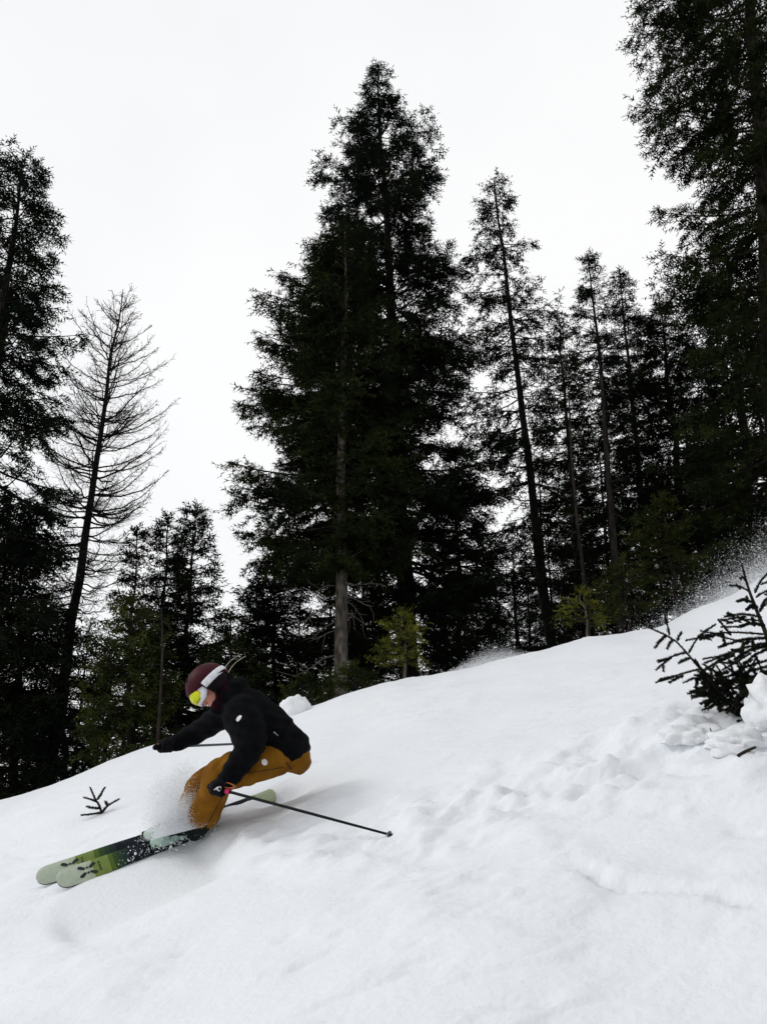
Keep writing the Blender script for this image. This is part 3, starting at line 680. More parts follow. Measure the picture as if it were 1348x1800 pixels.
# ---- slim bare stems
def snag(label, pts, Y, r, seed, mat='bark', twigs=7, name='dead_tree'):
    R = np.random.default_rng(seed); P = np.array([W(u, v, Y) for u, v in pts]); gz = float(HT(P[0][0], Y)); P[0][2] = gz - .15
    root = empty(name, (P[0][0], Y, gz)); off = np.array([P[0][0], Y, gz]); g = Geo(); tube(g, P, list(np.linspace(r, r * .35, len(P))), n=8, k=4)
    link('trunk', g.mesh('trunk', True, off), M[mat], root); C = catmull(P, 8); g = Geo()
    for _ in range(twigs):
        i = R.integers(len(C) // 4, len(C)); a = R.random() * 6.28; d = np.array([math.cos(a), math.sin(a) * .6, R.normal(-.1, .3)]); l = .2 + .45 * R.random()
        tube(g, [C[i], C[i] + d * l * .5, C[i] + d * l + np.array([0, 0, -.05])], [r * .28, r * .18, r * .06], n=4)
    tag(link('branches', g.mesh('branches', True, off), M[mat], root), kind='stuff'); return tag(root, label, 'tree')
snag('thin bare grey stem beside the skier\'s outstretched hand', ((276, 1330), (282, 1230), (286, 1140), (284, 1070)), 10.9, .026, 501, 'bark')
snag('thin pale leaning stem rising from the tiny bright fir', ((1036, 1130), (1026, 1020), (1014, 920), (1004, 800), (1000, 700)), 12.6, .036, 503, 'bark', 12)
snag('dark straight bare trunk among the slender spires', ((1092, 1125), (1078, 950), (1066, 800), (1056, 660)), 15.5, .085, 505, 'bark', 14)
g = Geo(); _r = W(455, 1296, 8.2); _r[2] = float(HT(_r[0], 8.2)) - .05
for dx, dv in ((0, 0), (9, 3)):
    tube(g, [_r + np.array([dx * .004, 0, 0]), W(425 + dx, 1252, 8.2), W(400 + dx, 1208 + dv, 8.2), W(391 + dx, 1185 + dv, 8.2), W(404 + dx, 1163 + dv, 8.2), W(424 + dx, 1150 + dv, 8.2)], [.005, .005, .005, .005, .004, .003], n=5, k=5)
tag(link('dry_stalk', g.mesh('dry_stalk'), M['straw']), 'pair of pale dry stalks bending over behind the helmet', 'plant')
# unseen spruces added behind the camera to shade the near snow
for i, (x, y, s) in enumerate(((3.6, -3.0, 1.4), (6.4, -1.6, 1.5), (8.4, 1.0, 1.4), (5.2, -5.4, 1.6), (1.0, -6.0, 1.4))):
    tm, cm, wm = PRO[i % 3]; root = empty('spruce_tree', (x, y, float(HT(x, y)))); root.scale = (s, s, s); root.rotation_euler = (0, 0, i * 1.7)
    link('trunk', tm, M['bark_dark'], root); link('crown', cm, M['needle_dark'], root); tag(link('branches', wm, M['bark_dark'], root), kind='stuff')
    tag(root, 'unseen dark spruce added behind the camera to shade the near snow', 'tree', 'unseen shade spruces added behind the camera')
print('tree tris', sum(TREES), len(TREES))
# ---------------------------------------------------------------- the skier
from mathutils.bvhtree import BVHTree
def fused(name, fill, voxel, mat, parent, off, iters=4, wrinkle=None):
    g = Geo(); fill(g); me = g.mesh(name + '_raw', True, off)
    o = bpy.data.objects.new(name + '_raw', me); COL.objects.link(o)
    md = o.modifiers.new('r', 'REMESH'); md.mode = 'VOXEL'; md.voxel_size = voxel; md.use_smooth_shade = True
    sm = o.modifiers.new('s', 'SMOOTH'); sm.factor = .5; sm.iterations = iters
    dg = bpy.context.evaluated_depsgraph_get(); m2 = bpy.data.meshes.new_from_object(o.evaluated_get(dg))
    bpy.data.objects.remove(o); bpy.data.meshes.remove(me); m2.name = name
    n = len(m2.vertices)
    if wrinkle:
        co = np.empty(n * 3, np.float32); m2.vertices.foreach_get('co', co); co = co.reshape(-1, 3)
        no = np.empty(n * 3, np.float32); m2.vertex_normals.foreach_get('vector', no); no = no.reshape(-1, 3)
        d = np.array([wrinkle(Vector(p)) for p in co]); m2.vertices.foreach_set('co', (co + no * d[:, None]).astype(np.float32).ravel()); m2.update()
    m2.polygons.foreach_set('use_smooth', np.ones(len(m2.polygons), bool))
    m2.materials.clear()
    return link(name, m2, M[mat], parent)

def ellipsoid(g, c, ax, r, n=16, m=10):
    th = np.linspace(0, math.pi, m + 2)[1:-1]; ph = np.arange(n) * 2 * math.pi / n; ax = np.asarray(ax, float)
    V = [c + ax[2] * r[2]]
    for t in th:
        for p in ph: V.append(c + ax[0] * r[0] * math.sin(t) * math.cos(p) + ax[1] * r[1] * math.sin(t) * math.sin(p) + ax[2] * r[2] * math.cos(t))
    V.append(c - ax[2] * r[2]); F3 = []; F4 = []
    for j in range(n):
        F3.append((0, 1 + j, 1 + (j + 1) % n)); F3.append((len(V) - 1, 1 + (m - 1) * n + (j + 1) % n, 1 + (m - 1) * n + j))
        for i in range(m - 1):
            a = 1 + i * n; F4.append((a + j, a + n + j, a + n + (j + 1) % n, a + (j + 1) % n))
    V = np.array(V); base = g.n; g.v.append(V); g.n += len(V); g.f3.append(np.array(F3) + base); g.f4.append(np.array(F4) + base)

def box(g, c, ax, h, bev=.2):
    """chamfered box"""
    g2 = bmesh.new(); bmesh.ops.create_cube(g2, size=2)
    for v in g2.verts: v.co = Vector((v.co.x * h[0], v.co.y * h[1], v.co.z * h[2]))
    bmesh.ops.bevel(g2, geom=list(g2.edges), offset=min(h) * bev * 2, segments=2, affect='EDGES', profile=.6)
    bmesh.ops.triangulate(g2, faces=list(g2.faces)); g2.verts.index_update()
    V = np.array([v.co[:] for v in g2.verts]); F = np.array([[v.index for v in f.verts] for f in g2.faces]); g2.free()
    g.add(np.asarray(c) + V @ np.asarray(ax, float), F)

# -- ski axes
def wprof(s):   # half width along the ski, 0 tail .. 1 tip
    w = np.interp(s, [0, .06, .25, .45, .62, .80, .90, 1.0], [.050, .054, .050, .047, .050, .060, .064, .060])
    e = np.minimum(1, np.sqrt(np.clip(1 - (1 - np.clip((1 - s) / .050, 0, 1)) ** 2.4, 0, 1)))
    e2 = np.minimum(1, np.sqrt(np.clip(1 - (1 - np.clip(s / .022, 0, 1)) ** 2.4, 0, 1)))
    return w * np.maximum(np.minimum(e, e2), .02)
def rise(s): return .050 * np.clip((s - .80) / .20, 0, 1) ** 2 + .02 * np.clip((.10 - s) / .10, 0, 1) ** 2 + .035 * (np.clip(s - .45, 0, 1) / .55) ** 2

def make_ski(tip, tail, label, seed):
    t, n_, b = ski_frame(tip, tail); L = np.linalg.norm(tip - tail); off = (tip + tail) / 2; root = empty('ski', off)
    s = np.unique(np.concatenate([np.linspace(0, .03, 8), np.linspace(.03, .94, 50), np.linspace(.94, 1, 14)])); hw = wprof(s)
    C = tail + t * (s * L)[:, None] + n_ * (rise(s) - rise(np.array([1.0])) * s ** 6)[:, None] - off
    cross = np.array([-1, -.92, -.4, 0, .4, .92, 1]); k = len(cross); m_ = len(s)
    hgt = np.array([0, .0035, .005, .006, .005, .0035, 0])
    top = C[:, None] + b * (hw[:, None] * cross)[..., None] + n_ * (hgt + .004)[None, :, None]
    V = top.reshape(-1, 3); uv = np.stack([np.repeat(s, k), np.tile((cross + 1) / 2, m_)], 1)
    i = (np.arange(m_ - 1)[:, None] * k + np.arange(k - 1)[None]).ravel(); F = np.stack([i, i + k, i + k + 1, i + 1], 1)
    link('top_sheet', np_mesh('top_sheet', V, F, True, uv), M['ski_top'], root)
    e = C[:, None] + b * (hw[:, None] * np.array([1, 1, -1, -1]))[..., None] + n_ * np.array([.004, -.007, -.007, .004])[None, :, None]
    V = e.reshape(-1, 3); Fq = []
    for j in range(3):
        i = np.arange(m_ - 1) * 4 + j; Fq.append(np.stack([i, i + 4, i + 5, i + 1], 1))
    link('ski_base', np_mesh('ski_base', V, np.concatenate(Fq)), M['ski_base'], root)
    def at(sx, lx, h=.0):     # point on the top sheet: s along, lx across (m)
        c_ = tail + t * (sx * L) + n_ * (float(rise(np.array([sx]))[0]) - .085 * sx ** 6) - off; return c_ + b * lx + n_ * (.0116 + h)
    # printed emblem: four arms around an open centre, and a row of strokes across the ski
    g = Geo(); q = .871
    def poly(pts):
        V = np.array([at(q + a / L, l, .0006) for a, l in pts]); c_ = V.mean(0); n = len(V); V2 = np.vstack([V, c_]); g.add(V2, np.array([[i, (i + 1) % n, n] for i in range(n)]))
    for sa in (1, -1):
        for sl in (1, -1):
            poly([(sa * .008, sl * .016), (sa * .020, sl * .007), (sa * .052, sl * .024), (sa * .050, sl * .036), (sa * .040, sl * .040), (sa * .026, sl * .034)])
    for sl in (1, -1): poly([(-.010, sl * .016), (0, sl * .026), (.010, sl * .016), (0, sl * .010)])
    for j, w_ in enumerate((.008, .005, .009, .006, .008, .007)):
        y0 = -.034 + j * .0115; poly([(-.066, y0), (-.066, y0 + w_), (-.076, y0 + w_), (-.076, y0)])
    link('emblem', g.mesh('emblem', False), M['logo_black'], root)
    # binding
    bd = Geo(); ax = np.array([t, b, n_]); s0 = .47
    bn = link('binding', None, None, root) if False else None
    g = Geo(); box(g, at(s0 + .115, 0, .012), ax, (.045, .030, .014)); box(g, at(s0 + .100, 0, .032), ax, (.022, .034, .012))
    tp = link('binding', g.mesh('binding', True), M['boot_dark'], root)
    g = Geo(); box(g, at(s0 - .125, 0, .012), ax, (.060, .030, .014)); box(g, at(s0 - .118, 0, .045), ax, (.022, .028, .030))
    link('heel_piece', g.mesh('heel_piece', True), M['boot_dark'], tp)
    g = Geo(); box(g, at(s0 - .165, 0, .045), ax, (.030, .016, .006)); link('lever', g.mesh('lever', True), M['metal'], tp)
    tag(root, label, 'ski', 'skis on the skier\'s feet'); return root, (lambda sx, lx, h: at(sx, lx, h) + off), t, n_, b
ski_n, at_n, tn, nn, bn_ = make_ski(NEAR_TIP, NEAR_TAIL, 'green and black ski with a black emblem on its tip, overlapping the other ski', 1)
ski_f, at_f, tf, nf, bf_ = make_ski(FAR_TIP, FAR_TAIL, 'green and black ski half covered by the other ski, green tail showing', 2)

# -- figure
feet = (at_n(.47, 0, .02) + at_f(.47, 0, .02)) / 2
person = empty('person', feet); OFF = feet.copy()
J = dict(
    n_ank=W(350, 1452, 5.40), n_knee=W(394, 1360, 5.16), n_hip=W(490, 1329, 5.25), f_ank=W(333, 1442, 5.56), f_knee=W(364, 1374, 5.46), f_hip=W(488, 1326, 5.46),
    pel=W(498, 1322, 5.34), waist=W(486, 1303, 5.33), mid=W(460, 1279, 5.31), chest=W(430, 1248, 5.29), neck=W(402, 1222, 5.28),
    n_sh=W(424, 1258, 5.12), n_el=W(437, 1316, 5.00), n_wr=W(401, 1369, 4.99), n_hand=W(385, 1387, 4.97),
    f_sh=W(402, 1250, 5.46), f_el=W(352, 1284, 5.62), f_wr=W(308, 1307, 5.60), f_hand=W(292, 1313, 5.58))
BACK = nrm(np.array([.62, 0, .78]))
# head axes: f gaze, u crown, s towards the camera side
hf = nrm(np.array([-.57, -.34, -.72])); hu = np.array([-.78, 0, .62]); hu = nrm(hu - hf * np.dot(hu, hf)); hs = np.cross(hf, hu)
if hs[1] > 0: hs = -hs
HC = W(366, 1208, 5.24)
def hp(f, u, s): return HC + hf * f + hu * u + hs * s

def body_fill(g):
    ax = np.array([hs, hf, hu])
    ellipsoid(g, hp(-.005, .015, 0), ax, (.074, .093, .105)); ellipsoid(g, hp(.028, -.060, 0), ax, (.058, .062, .062)); ellipsoid(g, hp(.050, -.105, 0), ax, (.030, .034, .030))
    tube(g, [hp(.088, .005, 0), hp(.106, -.030, 0), hp(.098, -.048, 0)], [.010, .014, .012], n=8, round_cap=True)          # nose
    for s_ in (-1, 1):
        ellipsoid(g, hp(.060, -.035, s_ * .036), ax, (.026, .026, .026)); ellipsoid(g, hp(-.01, -.01, s_ * .076), ax, (.008, .02, .03))
    tube(g, [hp(-.02, -.05, 0), J['neck'], J['chest']], [.05, .06, .10], n=12, k=3, round_cap=True)
    tube(g, [J['chest'], J['mid'], J['waist'], J['pel']], [(.10, .14), (.11, .14), (.11, .13), (.10, .14)], n=14, k=3, ref=BACK, round_cap=True)
    for a in 'nf':
        tube(g, [J['chest'], J[a + '_sh'], J[a + '_el'], J[a + '_wr'], J[a + '_hand']], [.06, .055, .045, .03, .022], n=10, k=4, round_cap=True)
        tube(g, [J['pel'], J[a + '_hip'], J[a + '_knee'], J[a + '_ank'], (at_n if a == 'n' else at_f)(.47, 0, .06)], [.085, .08, .055, .032, .018], n=10, k=4, round_cap=True)
body = fused('body', body_fill, .011, 'skin', person, OFF, 3)
g = Geo(); tube(g, [hp(.092, -.068, -.022) - OFF, hp(.100, -.069, 0) - OFF, hp(.092, -.068, .022) - OFF], [.004, .006, .004], n=6, k=3, round_cap=True)
link('lips', g.mesh('lips'), M['skin'], body)

def fold(p, sc=1.0, amp=.008):
    return amp * (mnoise.noise(p * 8 * sc) * .9 + mnoise.noise(Vector((p.x * 13, p.y * 10, p.z * 16)) * sc) * .5)
def jacket_fill(g):
    tube(g, [J['neck'], J['chest'], J['mid'], J['waist'], W(497, 1309, 5.34)], [(.095, .115), (.150, .195), (.172, .208), (.172, .208), (.152, .212)], n=22, k=5, ref=BACK, round_cap=True)
    tube(g, [W(388, 1234, 5.27), W(402, 1222, 5.28), W(418, 1212, 5.28)], [.085, .10, .075], n=16, k=3, round_cap=True)        # collar and hood
    ellipsoid(g, W(418, 1207, 5.30), np.eye(3), (.085, .12, .060)); ellipsoid(g, W(400, 1198, 5.30), np.eye(3), (.05, .09, .05))
    tube(g, [W(430, 1250, 5.22), J['n_sh'], W(438, 1288, 5.05), J['n_el'], W(421, 1342, 4.99), J['n_wr']], [.115, .118, .112, .092, .076, .062], n=18, k=5, round_cap=True)
    tube(g, [W(420, 1250, 5.38), J['f_sh'], J['f_el'], J['f_wr']], [.105, .098, .076, .056], n=16, k=5, round_cap=True)
def jw(p):
    a = Vector(p) + Vector(OFF); t = (Vector(J['n_sh']) - a).length
    q = math.sin((Vector(p).z * .9 + Vector(p).x * .2) * 2 * math.pi / .062)
    return fold(p, 1.0, .007) + .0036 * q
jacket = fused('jacket', jacket_fill, .0095, 'jacket', person, OFF, 3, jw)
def pants_fill(g):
    tube(g, [W(484, 1306, 5.34), W(496, 1317, 5.34), W(513, 1328, 5.34)], [(.14, .165), (.14, .168), (.108, .155)], n=20, k=4, ref=BACK, round_cap=True)
    tube(g, [W(505, 1326, 5.28), J['n_hip'], W(448, 1346, 5.15), J['n_knee'], W(372, 1402, 5.27), W(355, 1438, 5.38)], [.095, .110, .104, .102, .094, .096], n=18, k=5, round_cap=False)
    tube(g, [W(500, 1326, 5.44), J['f_hip'], W(436, 1350, 5.47), J['f_knee'], W(342, 1408, 5.50), W(334, 1434, 5.54)], [.095, .108, .10, .094, .090, .092], n=18, k=5, round_cap=False)
pants = fused('trousers', pants_fill, .0095, 'pants', person, OFF, 3, lambda p: fold(p, 1.0, .014) + .010 * max(0, mnoise.noise(Vector((p.x * 5, p.y * 5, p.z * 5 + 7)))) * math.sin(p.x * 70 - p.z * 95 + 5 * mnoise.noise(p * 9)) + .007 * mnoise.ridged_multi_fractal(Vector((p.x * 9 + p.z * 5, p.y * 5, p.z * 7 - p.x * 3)), 1, 2, 2, 1, 2) * .35)

# neck gaiter
g = Geo(); tube(g, [hp(.036, -.118, 0), hp(.000, -.112, 0), hp(-.050, -.112, 0)], [(.048, .052), (.074, .074), (.084, .084)], n=18, k=4, round_cap=True)
link('neck_gaiter', g.mesh('neck_gaiter', True, OFF), M['gaiter'], person)

# helmet: shell with a shaped rim, padded lower edge, vents
def shell(name, r, lo_fn, mat, parent, thick=.012, n=40, m=16):
    V, F = [], []
    for lay in (0, 1):
        rr = [x - lay * thick for x in r]
        for i in range(m + 1):
            for j in range(n):
                p = 2 * math.pi * j / n; lo = lo_fn(p); el = lo + (math.pi / 2 - lo) * (i / m)
                ce = math.cos(el) if i < m else 0.0
                V.append(hp(rr[1] * ce * math.cos(p) - .012, rr[2] * math.sin(el) + .008, rr[0] * ce * math.sin(p)) - OFF)
    for lay in (0, 1):
        b0 = lay * (m + 1) * n
        for i in range(m):
            for j in range(n):
                q = [b0 + i * n + j, b0 + i * n + (j + 1) % n, b0 + (i + 1) * n + (j + 1) % n, b0 + (i + 1) * n + j]; F.append(q if lay else q[::-1])
    o = (m + 1) * n
    for j in range(n): F.append([j, (j + 1) % n, o + (j + 1) % n, o + j])
    return link(name, np_mesh(name, np.array(V), np.array(F), True), M[mat], parent)
helmet = shell('helmet', (.121, .150, .138), lambda p: .30 * math.cos(p) ** 3 if math.cos(p) > 0 else -.28 * abs(math.cos(p)) - .12 * 0, 'helmet', person)
shell('ear_padding', (.112, .138, .132), lambda p: .10 if math.cos(p) > .45 else -.55 - .25 * abs(math.sin(p)), 'helmet_dark', helmet, .014)
for a in (-.5, 0, .5):       # vents
    g = Geo(); c = hp(.05, 0, 0); el = 1.02; p = a
    P = [hp(.150 * math.cos(e_) * math.cos(p) - .012, .138 * math.sin(e_) + .0095, .121 * math.cos(e_) * math.sin(p)) - OFF for e_ in (.85, .95, 1.05)]
    tube(g, P, [.005, .006, .005], n=8, round_cap=True); link('vent', g.mesh('vent'), M['helmet_dark'], helmet)

# goggles
gog = []
def arc(name, r_in, r_out, a0, a1, u0, u1, mat, parent, n=24, shape=None, fo=.018):
    """curved band round the face: angle a about the crown axis, heights u0..u1"""
    V, F = [], []
    for lay, r_ in ((0, r_out), (1, r_in)):
        for i in range(n + 1):
            a = a0 + (a1 - a0) * i / n; k = shape(i / n) if shape else 1.0; um = (u0 + u1) / 2
            for u in np.linspace(u0, u1, 5):
                uu = um + (u - um) * k; bul = 1 - .10 * ((u - um) / (abs(u1 - u0) / 2 + 1e-6)) ** 2 * (1 if lay == 0 else .9)
                V.append(hp(r_[1] * math.cos(a) * bul + fo, uu, r_[0] * math.sin(a) * bul) - OFF)
    k = 5; o = (n + 1) * k
    for lay in (0, 1):
        for i in range(n):
            for j in range(4):
                q = [lay * o + i * k + j, lay * o + (i + 1) * k + j, lay * o + (i + 1) * k + j + 1, lay * o + i * k + j + 1]; F.append(q if lay else q[::-1])
    for i in range(n):
        for j in (0, 4): F.append([i * k + j, (i + 1) * k + j, o + (i + 1) * k + j, o + i * k + j])
    for i in (0, n):
        for j in range(4): F.append([i * k + j, i * k + j + 1, o + i * k + j + 1, o + i * k + j])
    return link(name, np_mesh(name, np.array(V), np.array(F), True), M[mat], parent)
taper = lambda t: .55 + .45 * min(1, math.sin(math.pi * t) * 2.2)
frame = arc('goggles', (.085, .085), (.098, .112), -1.35, 1.35, -.052, .058, 'goggle_white', person, shape=taper)
arc('lens', (.096, .110), (.103, .120), -.98, .98, -.033, .040, 'lens', frame, shape=taper)
arc('strap', (.118, .146), (.125, .154), 1.2, 2 * math.pi - 1.2, -.018, .038, 'goggle_strap', frame, n=40, fo=-.012)
g = Geo(); tube(g, [hp(-.005, -.03, .114) - OFF, hp(.03, -.10, .085) - OFF, hp(.05, -.125, .03) - OFF], [(.004, .009)] * 3, n=6, k=3); link('chin_strap', g.mesh('chin_strap'), M['helmet_dark'], helmet)

# gloves holding the grips
def glove(hand, wrist, axis, palm_dir, parent):
    """axis: grip direction; palm_dir: from grip centre to the back of the hand"""
    a = nrm(axis); pd = nrm(palm_dir - a * np.dot(palm_dir, a)); q = np.cross(a, pd)
    def fill(g):
        tube(g, [wrist + nrm(wrist - hand) * .03, wrist, hand + pd * .030], [.050, .050, .038], n=14, k=4, round_cap=True)     # cuff
        ellipsoid(g, hand + pd * .034, np.array([a, q, pd]), (.050, .040, .022))
        for i, o_ in enumerate((-.034, -.012, .010, .031)):
            ln = (.85, 1.0, .97, .78)[i]; th = np.linspace(.25, .25 + 4.3 * ln, 9)
            P = [hand + a * o_ + (pd * math.cos(t) + q * math.sin(t)) * (.031 + .004 * math.cos(t)) for t in th]
            tube(g, P, list(np.linspace(.0135, .0115, 9)), n=8, round_cap=True)
        P = [hand + pd * .03 - a * .038 - q * .012, hand - a * .048 - q * .034, hand - a * .040 - q * .030 - pd * .022, hand - a * .030 - q * .010 - pd * .036]
        tube(g, P, [.016, .015, .014, .012], n=8, k=3, round_cap=True)                                                   # thumb
    return fused('glove', fill, .0052, 'glove', parent, OFF, 2)
tipN = G(688, 1468, HT); tipN = tipN + nrm(tipN - J['n_hand']) * .045; axN = nrm(tipN - J['n_hand'])
axF = nrm(W(522, 1303, 6.30) - J['f_hand'])
gl_n = glove(J['n_hand'], J['n_wr'], axN, np.array([-.25, -.9, .25]), person)
gl_f = glove(J['f_hand'], J['f_wr'], axF, np.array([-.4, -.7, .4]), person)

# small printed marks laid on the cloth
def onto(o, u, v):
    me = o.data; bv = BVHTree.FromPolygons([vv.co.copy() for vv in me.vertices], [list(p.vertices) for p in me.polygons])
    d = Vector(nrm(ray(u, v))); h = bv.ray_cast(Vector(-OFF), d, 50); return np.array(h[0]), np.array(h[1])
def mark(o, u, v, shapes, mat='logo_white', name='emblem', rot=0.0):
    p, n_ = onto(o, u, v); n_ = nrm(n_)
    if n_[1] > 0: n_ = -n_
    x = nrm(np.cross([0, 0, 1.0], n_)); x = -x if x[0] < 0 else x; y = nrm(np.cross(n_, x)); y = -y if y[2] < 0 else y
    c_, s_ = math.cos(rot), math.sin(rot); x, y = x * c_ + y * s_, y * c_ - x * s_
    me = o.data; bv = BVHTree.FromPolygons([vv.co.copy() for vv in me.vertices], [list(q.vertices) for q in me.polygons]); g = Geo()
    for pts in shapes:
        V = []
        for a, b in pts:
            q = p + x * a + y * b; r_ = bv.find_nearest(Vector(q)); V.append(np.array(r_[0]) + n_ * .0025)
        V = np.array(V); r_ = bv.find_nearest(Vector(V.mean(0))); V2 = np.vstack([V, np.array(r_[0]) + n_ * .003]); n = len(V); g.add(V2, np.array([[i, (i + 1) % n, n] for i in range(n)]))
    link(name, g.mesh(name, False), M[mat], o)
def disc(r, q=1.0, k=14, cx=0, cy=0): return [(cx + r * math.cos(i * 2 * math.pi / k), cy + r * q * math.sin(i * 2 * math.pi / k)) for i in range(k)]
def bar(x0, y0, x1, y1, w):
    d = nrm(np.array([x1 - x0, y1 - y0])); q = np.array([-d[1], d[0]]) * w / 2; return [(x0 - q[0], y0 - q[1]), (x1 - q[0], y1 - q[1]), (x1 + q[0], y1 + q[1]), (x0 + q[0], y0 + q[1])]
mark(jacket, 420, 1263, [disc(.014, 1.75)], rot=-.35)
mark(pants, 465, 1340, [disc(.018, 1.15)], rot=.6)
mark(jacket, 485, 1290, [bar(-.014, .012, .014, -.012, .007)], 'metal', 'zip_pull')
mark(gl_n, 385, 1387, [bar(-.028, -.006, -.010, .010, .006), bar(-.012, .010, .012, .014, .006), bar(.012, .013, .028, .002, .006), bar(-.010, -.002, .006, -.014, .006), bar(.006, -.014, .020, -.004, .006), bar(-.016, -.002, -.002, .006, .005)])

# seams and the pocket zip, sewn onto the trousers
def seam(o, pix, r, mat, name):
    P = []
    for u, v in pix:
        try: p, n_ = onto(o, u, v); P.append(p + nrm(n_) * r * .3)
        except Exception: pass
    if len(P) > 2:
        g = Geo(); tube(g, P, [r] * len(P), n=5, k=2); link(name, g.mesh(name), M[mat], o)
def lerp_px(a, b, n): return [(a[0] + (b[0] - a[0]) * t, a[1] + (b[1] - a[1]) * t) for t in np.linspace(0, 1, n)]
seam(pants, lerp_px((503, 1340), (512, 1352), 6), .0045, 'piping', 'pocket_zip')
seam(pants, lerp_px((390, 1402), (368, 1444), 10), .0028, 'piping', 'seam')
seam(pants, lerp_px((430, 1360), (498, 1349), 12), .0028, 'piping', 'seam')
# boots
def boot(at, t, n_, b, ank, knee, parent):
    sh = nrm(knee - ank); heel, ball, toe = at(.47, 0, .03) - t * .10, at(.47, 0, .035) + t * .08, at(.47, 0, .03) + t * .145
    def fill(g):
        tube(g, [heel, heel + t * .08 + n_ * .015, ball, toe], [(.040, .040), (.048, .044), (.040, .048), (.024, .040)], n=14, k=4, ref=n_, round_cap=True)
        tube(g, [heel + t * .035 + n_ * .02, ank + sh * .0, ank + sh * .12], [.055, .062, .066], n=14, k=4, round_cap=True)
    o = fused('boot', fill, .0075, 'boot_mint', parent, OFF, 2)
    def cuff(g): tube(g, [ank - sh * .035 + t * .012, ank + sh * .03, ank + sh * .125], [.062, .072, .074], n=14, k=4, round_cap=True); tube(g, [ball - t * .03 + n_ * .030, ball - t * .075 + n_ * .045, ank + t * .035], [.030, .038, .045], n=12, k=3, round_cap=True)
    fused('cuff', cuff, .0075, 'boot_dark', o, OFF, 2)
    g = Geo(); ax = np.array([t, b, n_]); box(g, (heel + toe) / 2 - n_ * .028 - OFF, ax, (.150, .034, .010)); link('sole', g.mesh('sole'), M['boot_dark'], o)
    for k in range(2):
        c = heel + t * (.07 + .05 * k) + n_ * (.062 - .008 * k) - b * .0; g = Geo()
        c = heel + t * (.12 + .045 * k) + n_ * (.044 - .006 * k); P = [c + b * .044 * math.cos(a) + n_ * .006 * math.sin(a) - OFF for a in np.linspace(.2, math.pi - .2, 7)]; tube(g, P, [(.004, .006)] * 7, n=6); link('buckle', g.mesh('buckle'), M['metal'], o)
    return o
boot(at_n, tn, nn, bn_, J['n_ank'], J['n_knee'], person); boot(at_f, tf, nf, bf_, J['f_ank'], J['f_knee'], person)
tag(person, 'crouching skier in black jacket, ochre trousers and maroon helmet carving through snow', 'person')

# ski poles
def pole(label, hand, tip, mat):
    a = nrm(tip - hand); off = tip; root = empty('ski_pole', off); g = Geo(); tube(g, [hand - a * .02 - off, (hand + tip) / 2 - off, tip - a * .02 - off], [.0085, .008, .0055], n=10, k=3); link('shaft', g.mesh('shaft'), M[mat], root)
    g = Geo(); tube(g, [hand - a * .075 - off, hand - a * .055 - off, hand - off, hand + a * .065 - off], [.019, .0165, .0145, .013], n=10, k=3, round_cap=True); gr = link('grip', g.mesh('grip'), M['glove'], root)
    g = Geo(); tube(g, [hand + a * .062 - off, hand + a * .092 - off], [.0155, .0125], n=10); link('collar', g.mesh('collar'), M['pink'], gr)
    g = Geo(); s_ = nrm(np.cross(a, [0, 1, 0])); s_ = -s_ if s_[2] < 0 else s_
    tube(g, [hand - a * .06 + s_ * .02 - off, hand + a * .03 + s_ * .045 - off, hand + a * .115 + s_ * .040 - off, hand + a * .10 + s_ * .022 - off, hand + a * .02 + s_ * .015 - off], [(.003, .009)] * 5, n=6, k=5); link('strap', g.mesh('strap'), M['orange_strap'], gr)
    g = Geo(); c = tip - a * .060 - off; tube(g, [c - a * .012, c, c + a * .004], [.007, .017, .018], n=18, k=2); link('basket', g.mesh('basket'), M['pole_grey'], root)
    g = Geo(); tube(g, [tip - a * .03 - off, tip + a * .012 - off], [.005, .0015], n=8); link('tip', g.mesh('tip'), M['metal'], root)
    tag(root, label, 'ski pole', 'ski poles held by the skier')
pole('black ski pole planted in the snow behind the skier', J['n_hand'], tipN, 'pole_black')
pole('grey ski pole held out front, passing behind the black jacket', J['f_hand'], W(522, 1303, 6.30), 'pole_grey')
# ---------------------------------------------------------------- small evergreen and twigs sticking out of the snow
def needles(P, R, ln=.016, per_m=520, upw=.15):
    """fine needles round a polyline"""
    C = catmull(P, 8); seg = np.linalg.norm(np.diff(C, axis=0), axis=1); tot = seg.sum(); n = max(12, int(tot * per_m))
    cs = np.concatenate([[0], np.cumsum(seg)]); s = R.random(n) * tot; i = np.clip(np.searchsorted(cs, s) - 1, 0, len(seg) - 1)
    f = (s - cs[i]) / seg[i]; p = C[i] + (C[i + 1] - C[i]) * f[:, None]; d = nrm(C[i + 1] - C[i]); a, b = perp(d); th = R.random(n) * 6.283
    out = nrm(d * .75 + a * np.cos(th)[:, None] + b * np.sin(th)[:, None] + np.array([0, 0, upw])); l = ln * (.7 + .6 * R.random(n)) * (1 - .25 * (s / tot))
    w = np.cross(out, d) * .0042
    return np.stack([p - w, p + w, p + out * l[:, None]], 1).reshape(-1, 3)

def shoot_set(root, name, lines, R, off, r=.006, ln=.017, per_m=1500):
    g = Geo(); T = []
    for P in lines:
        P = np.asarray(P); tube(g, P, list(np.linspace(r, r * .5, len(P))), n=5, k=4); T.append(needles(P, R, ln, per_m))
    b = link(name, g.mesh(name, True, off), M['bark'], root)
    link('needles', tri_mesh('needles', np.concatenate(T) - off), M['needle_near'], b)

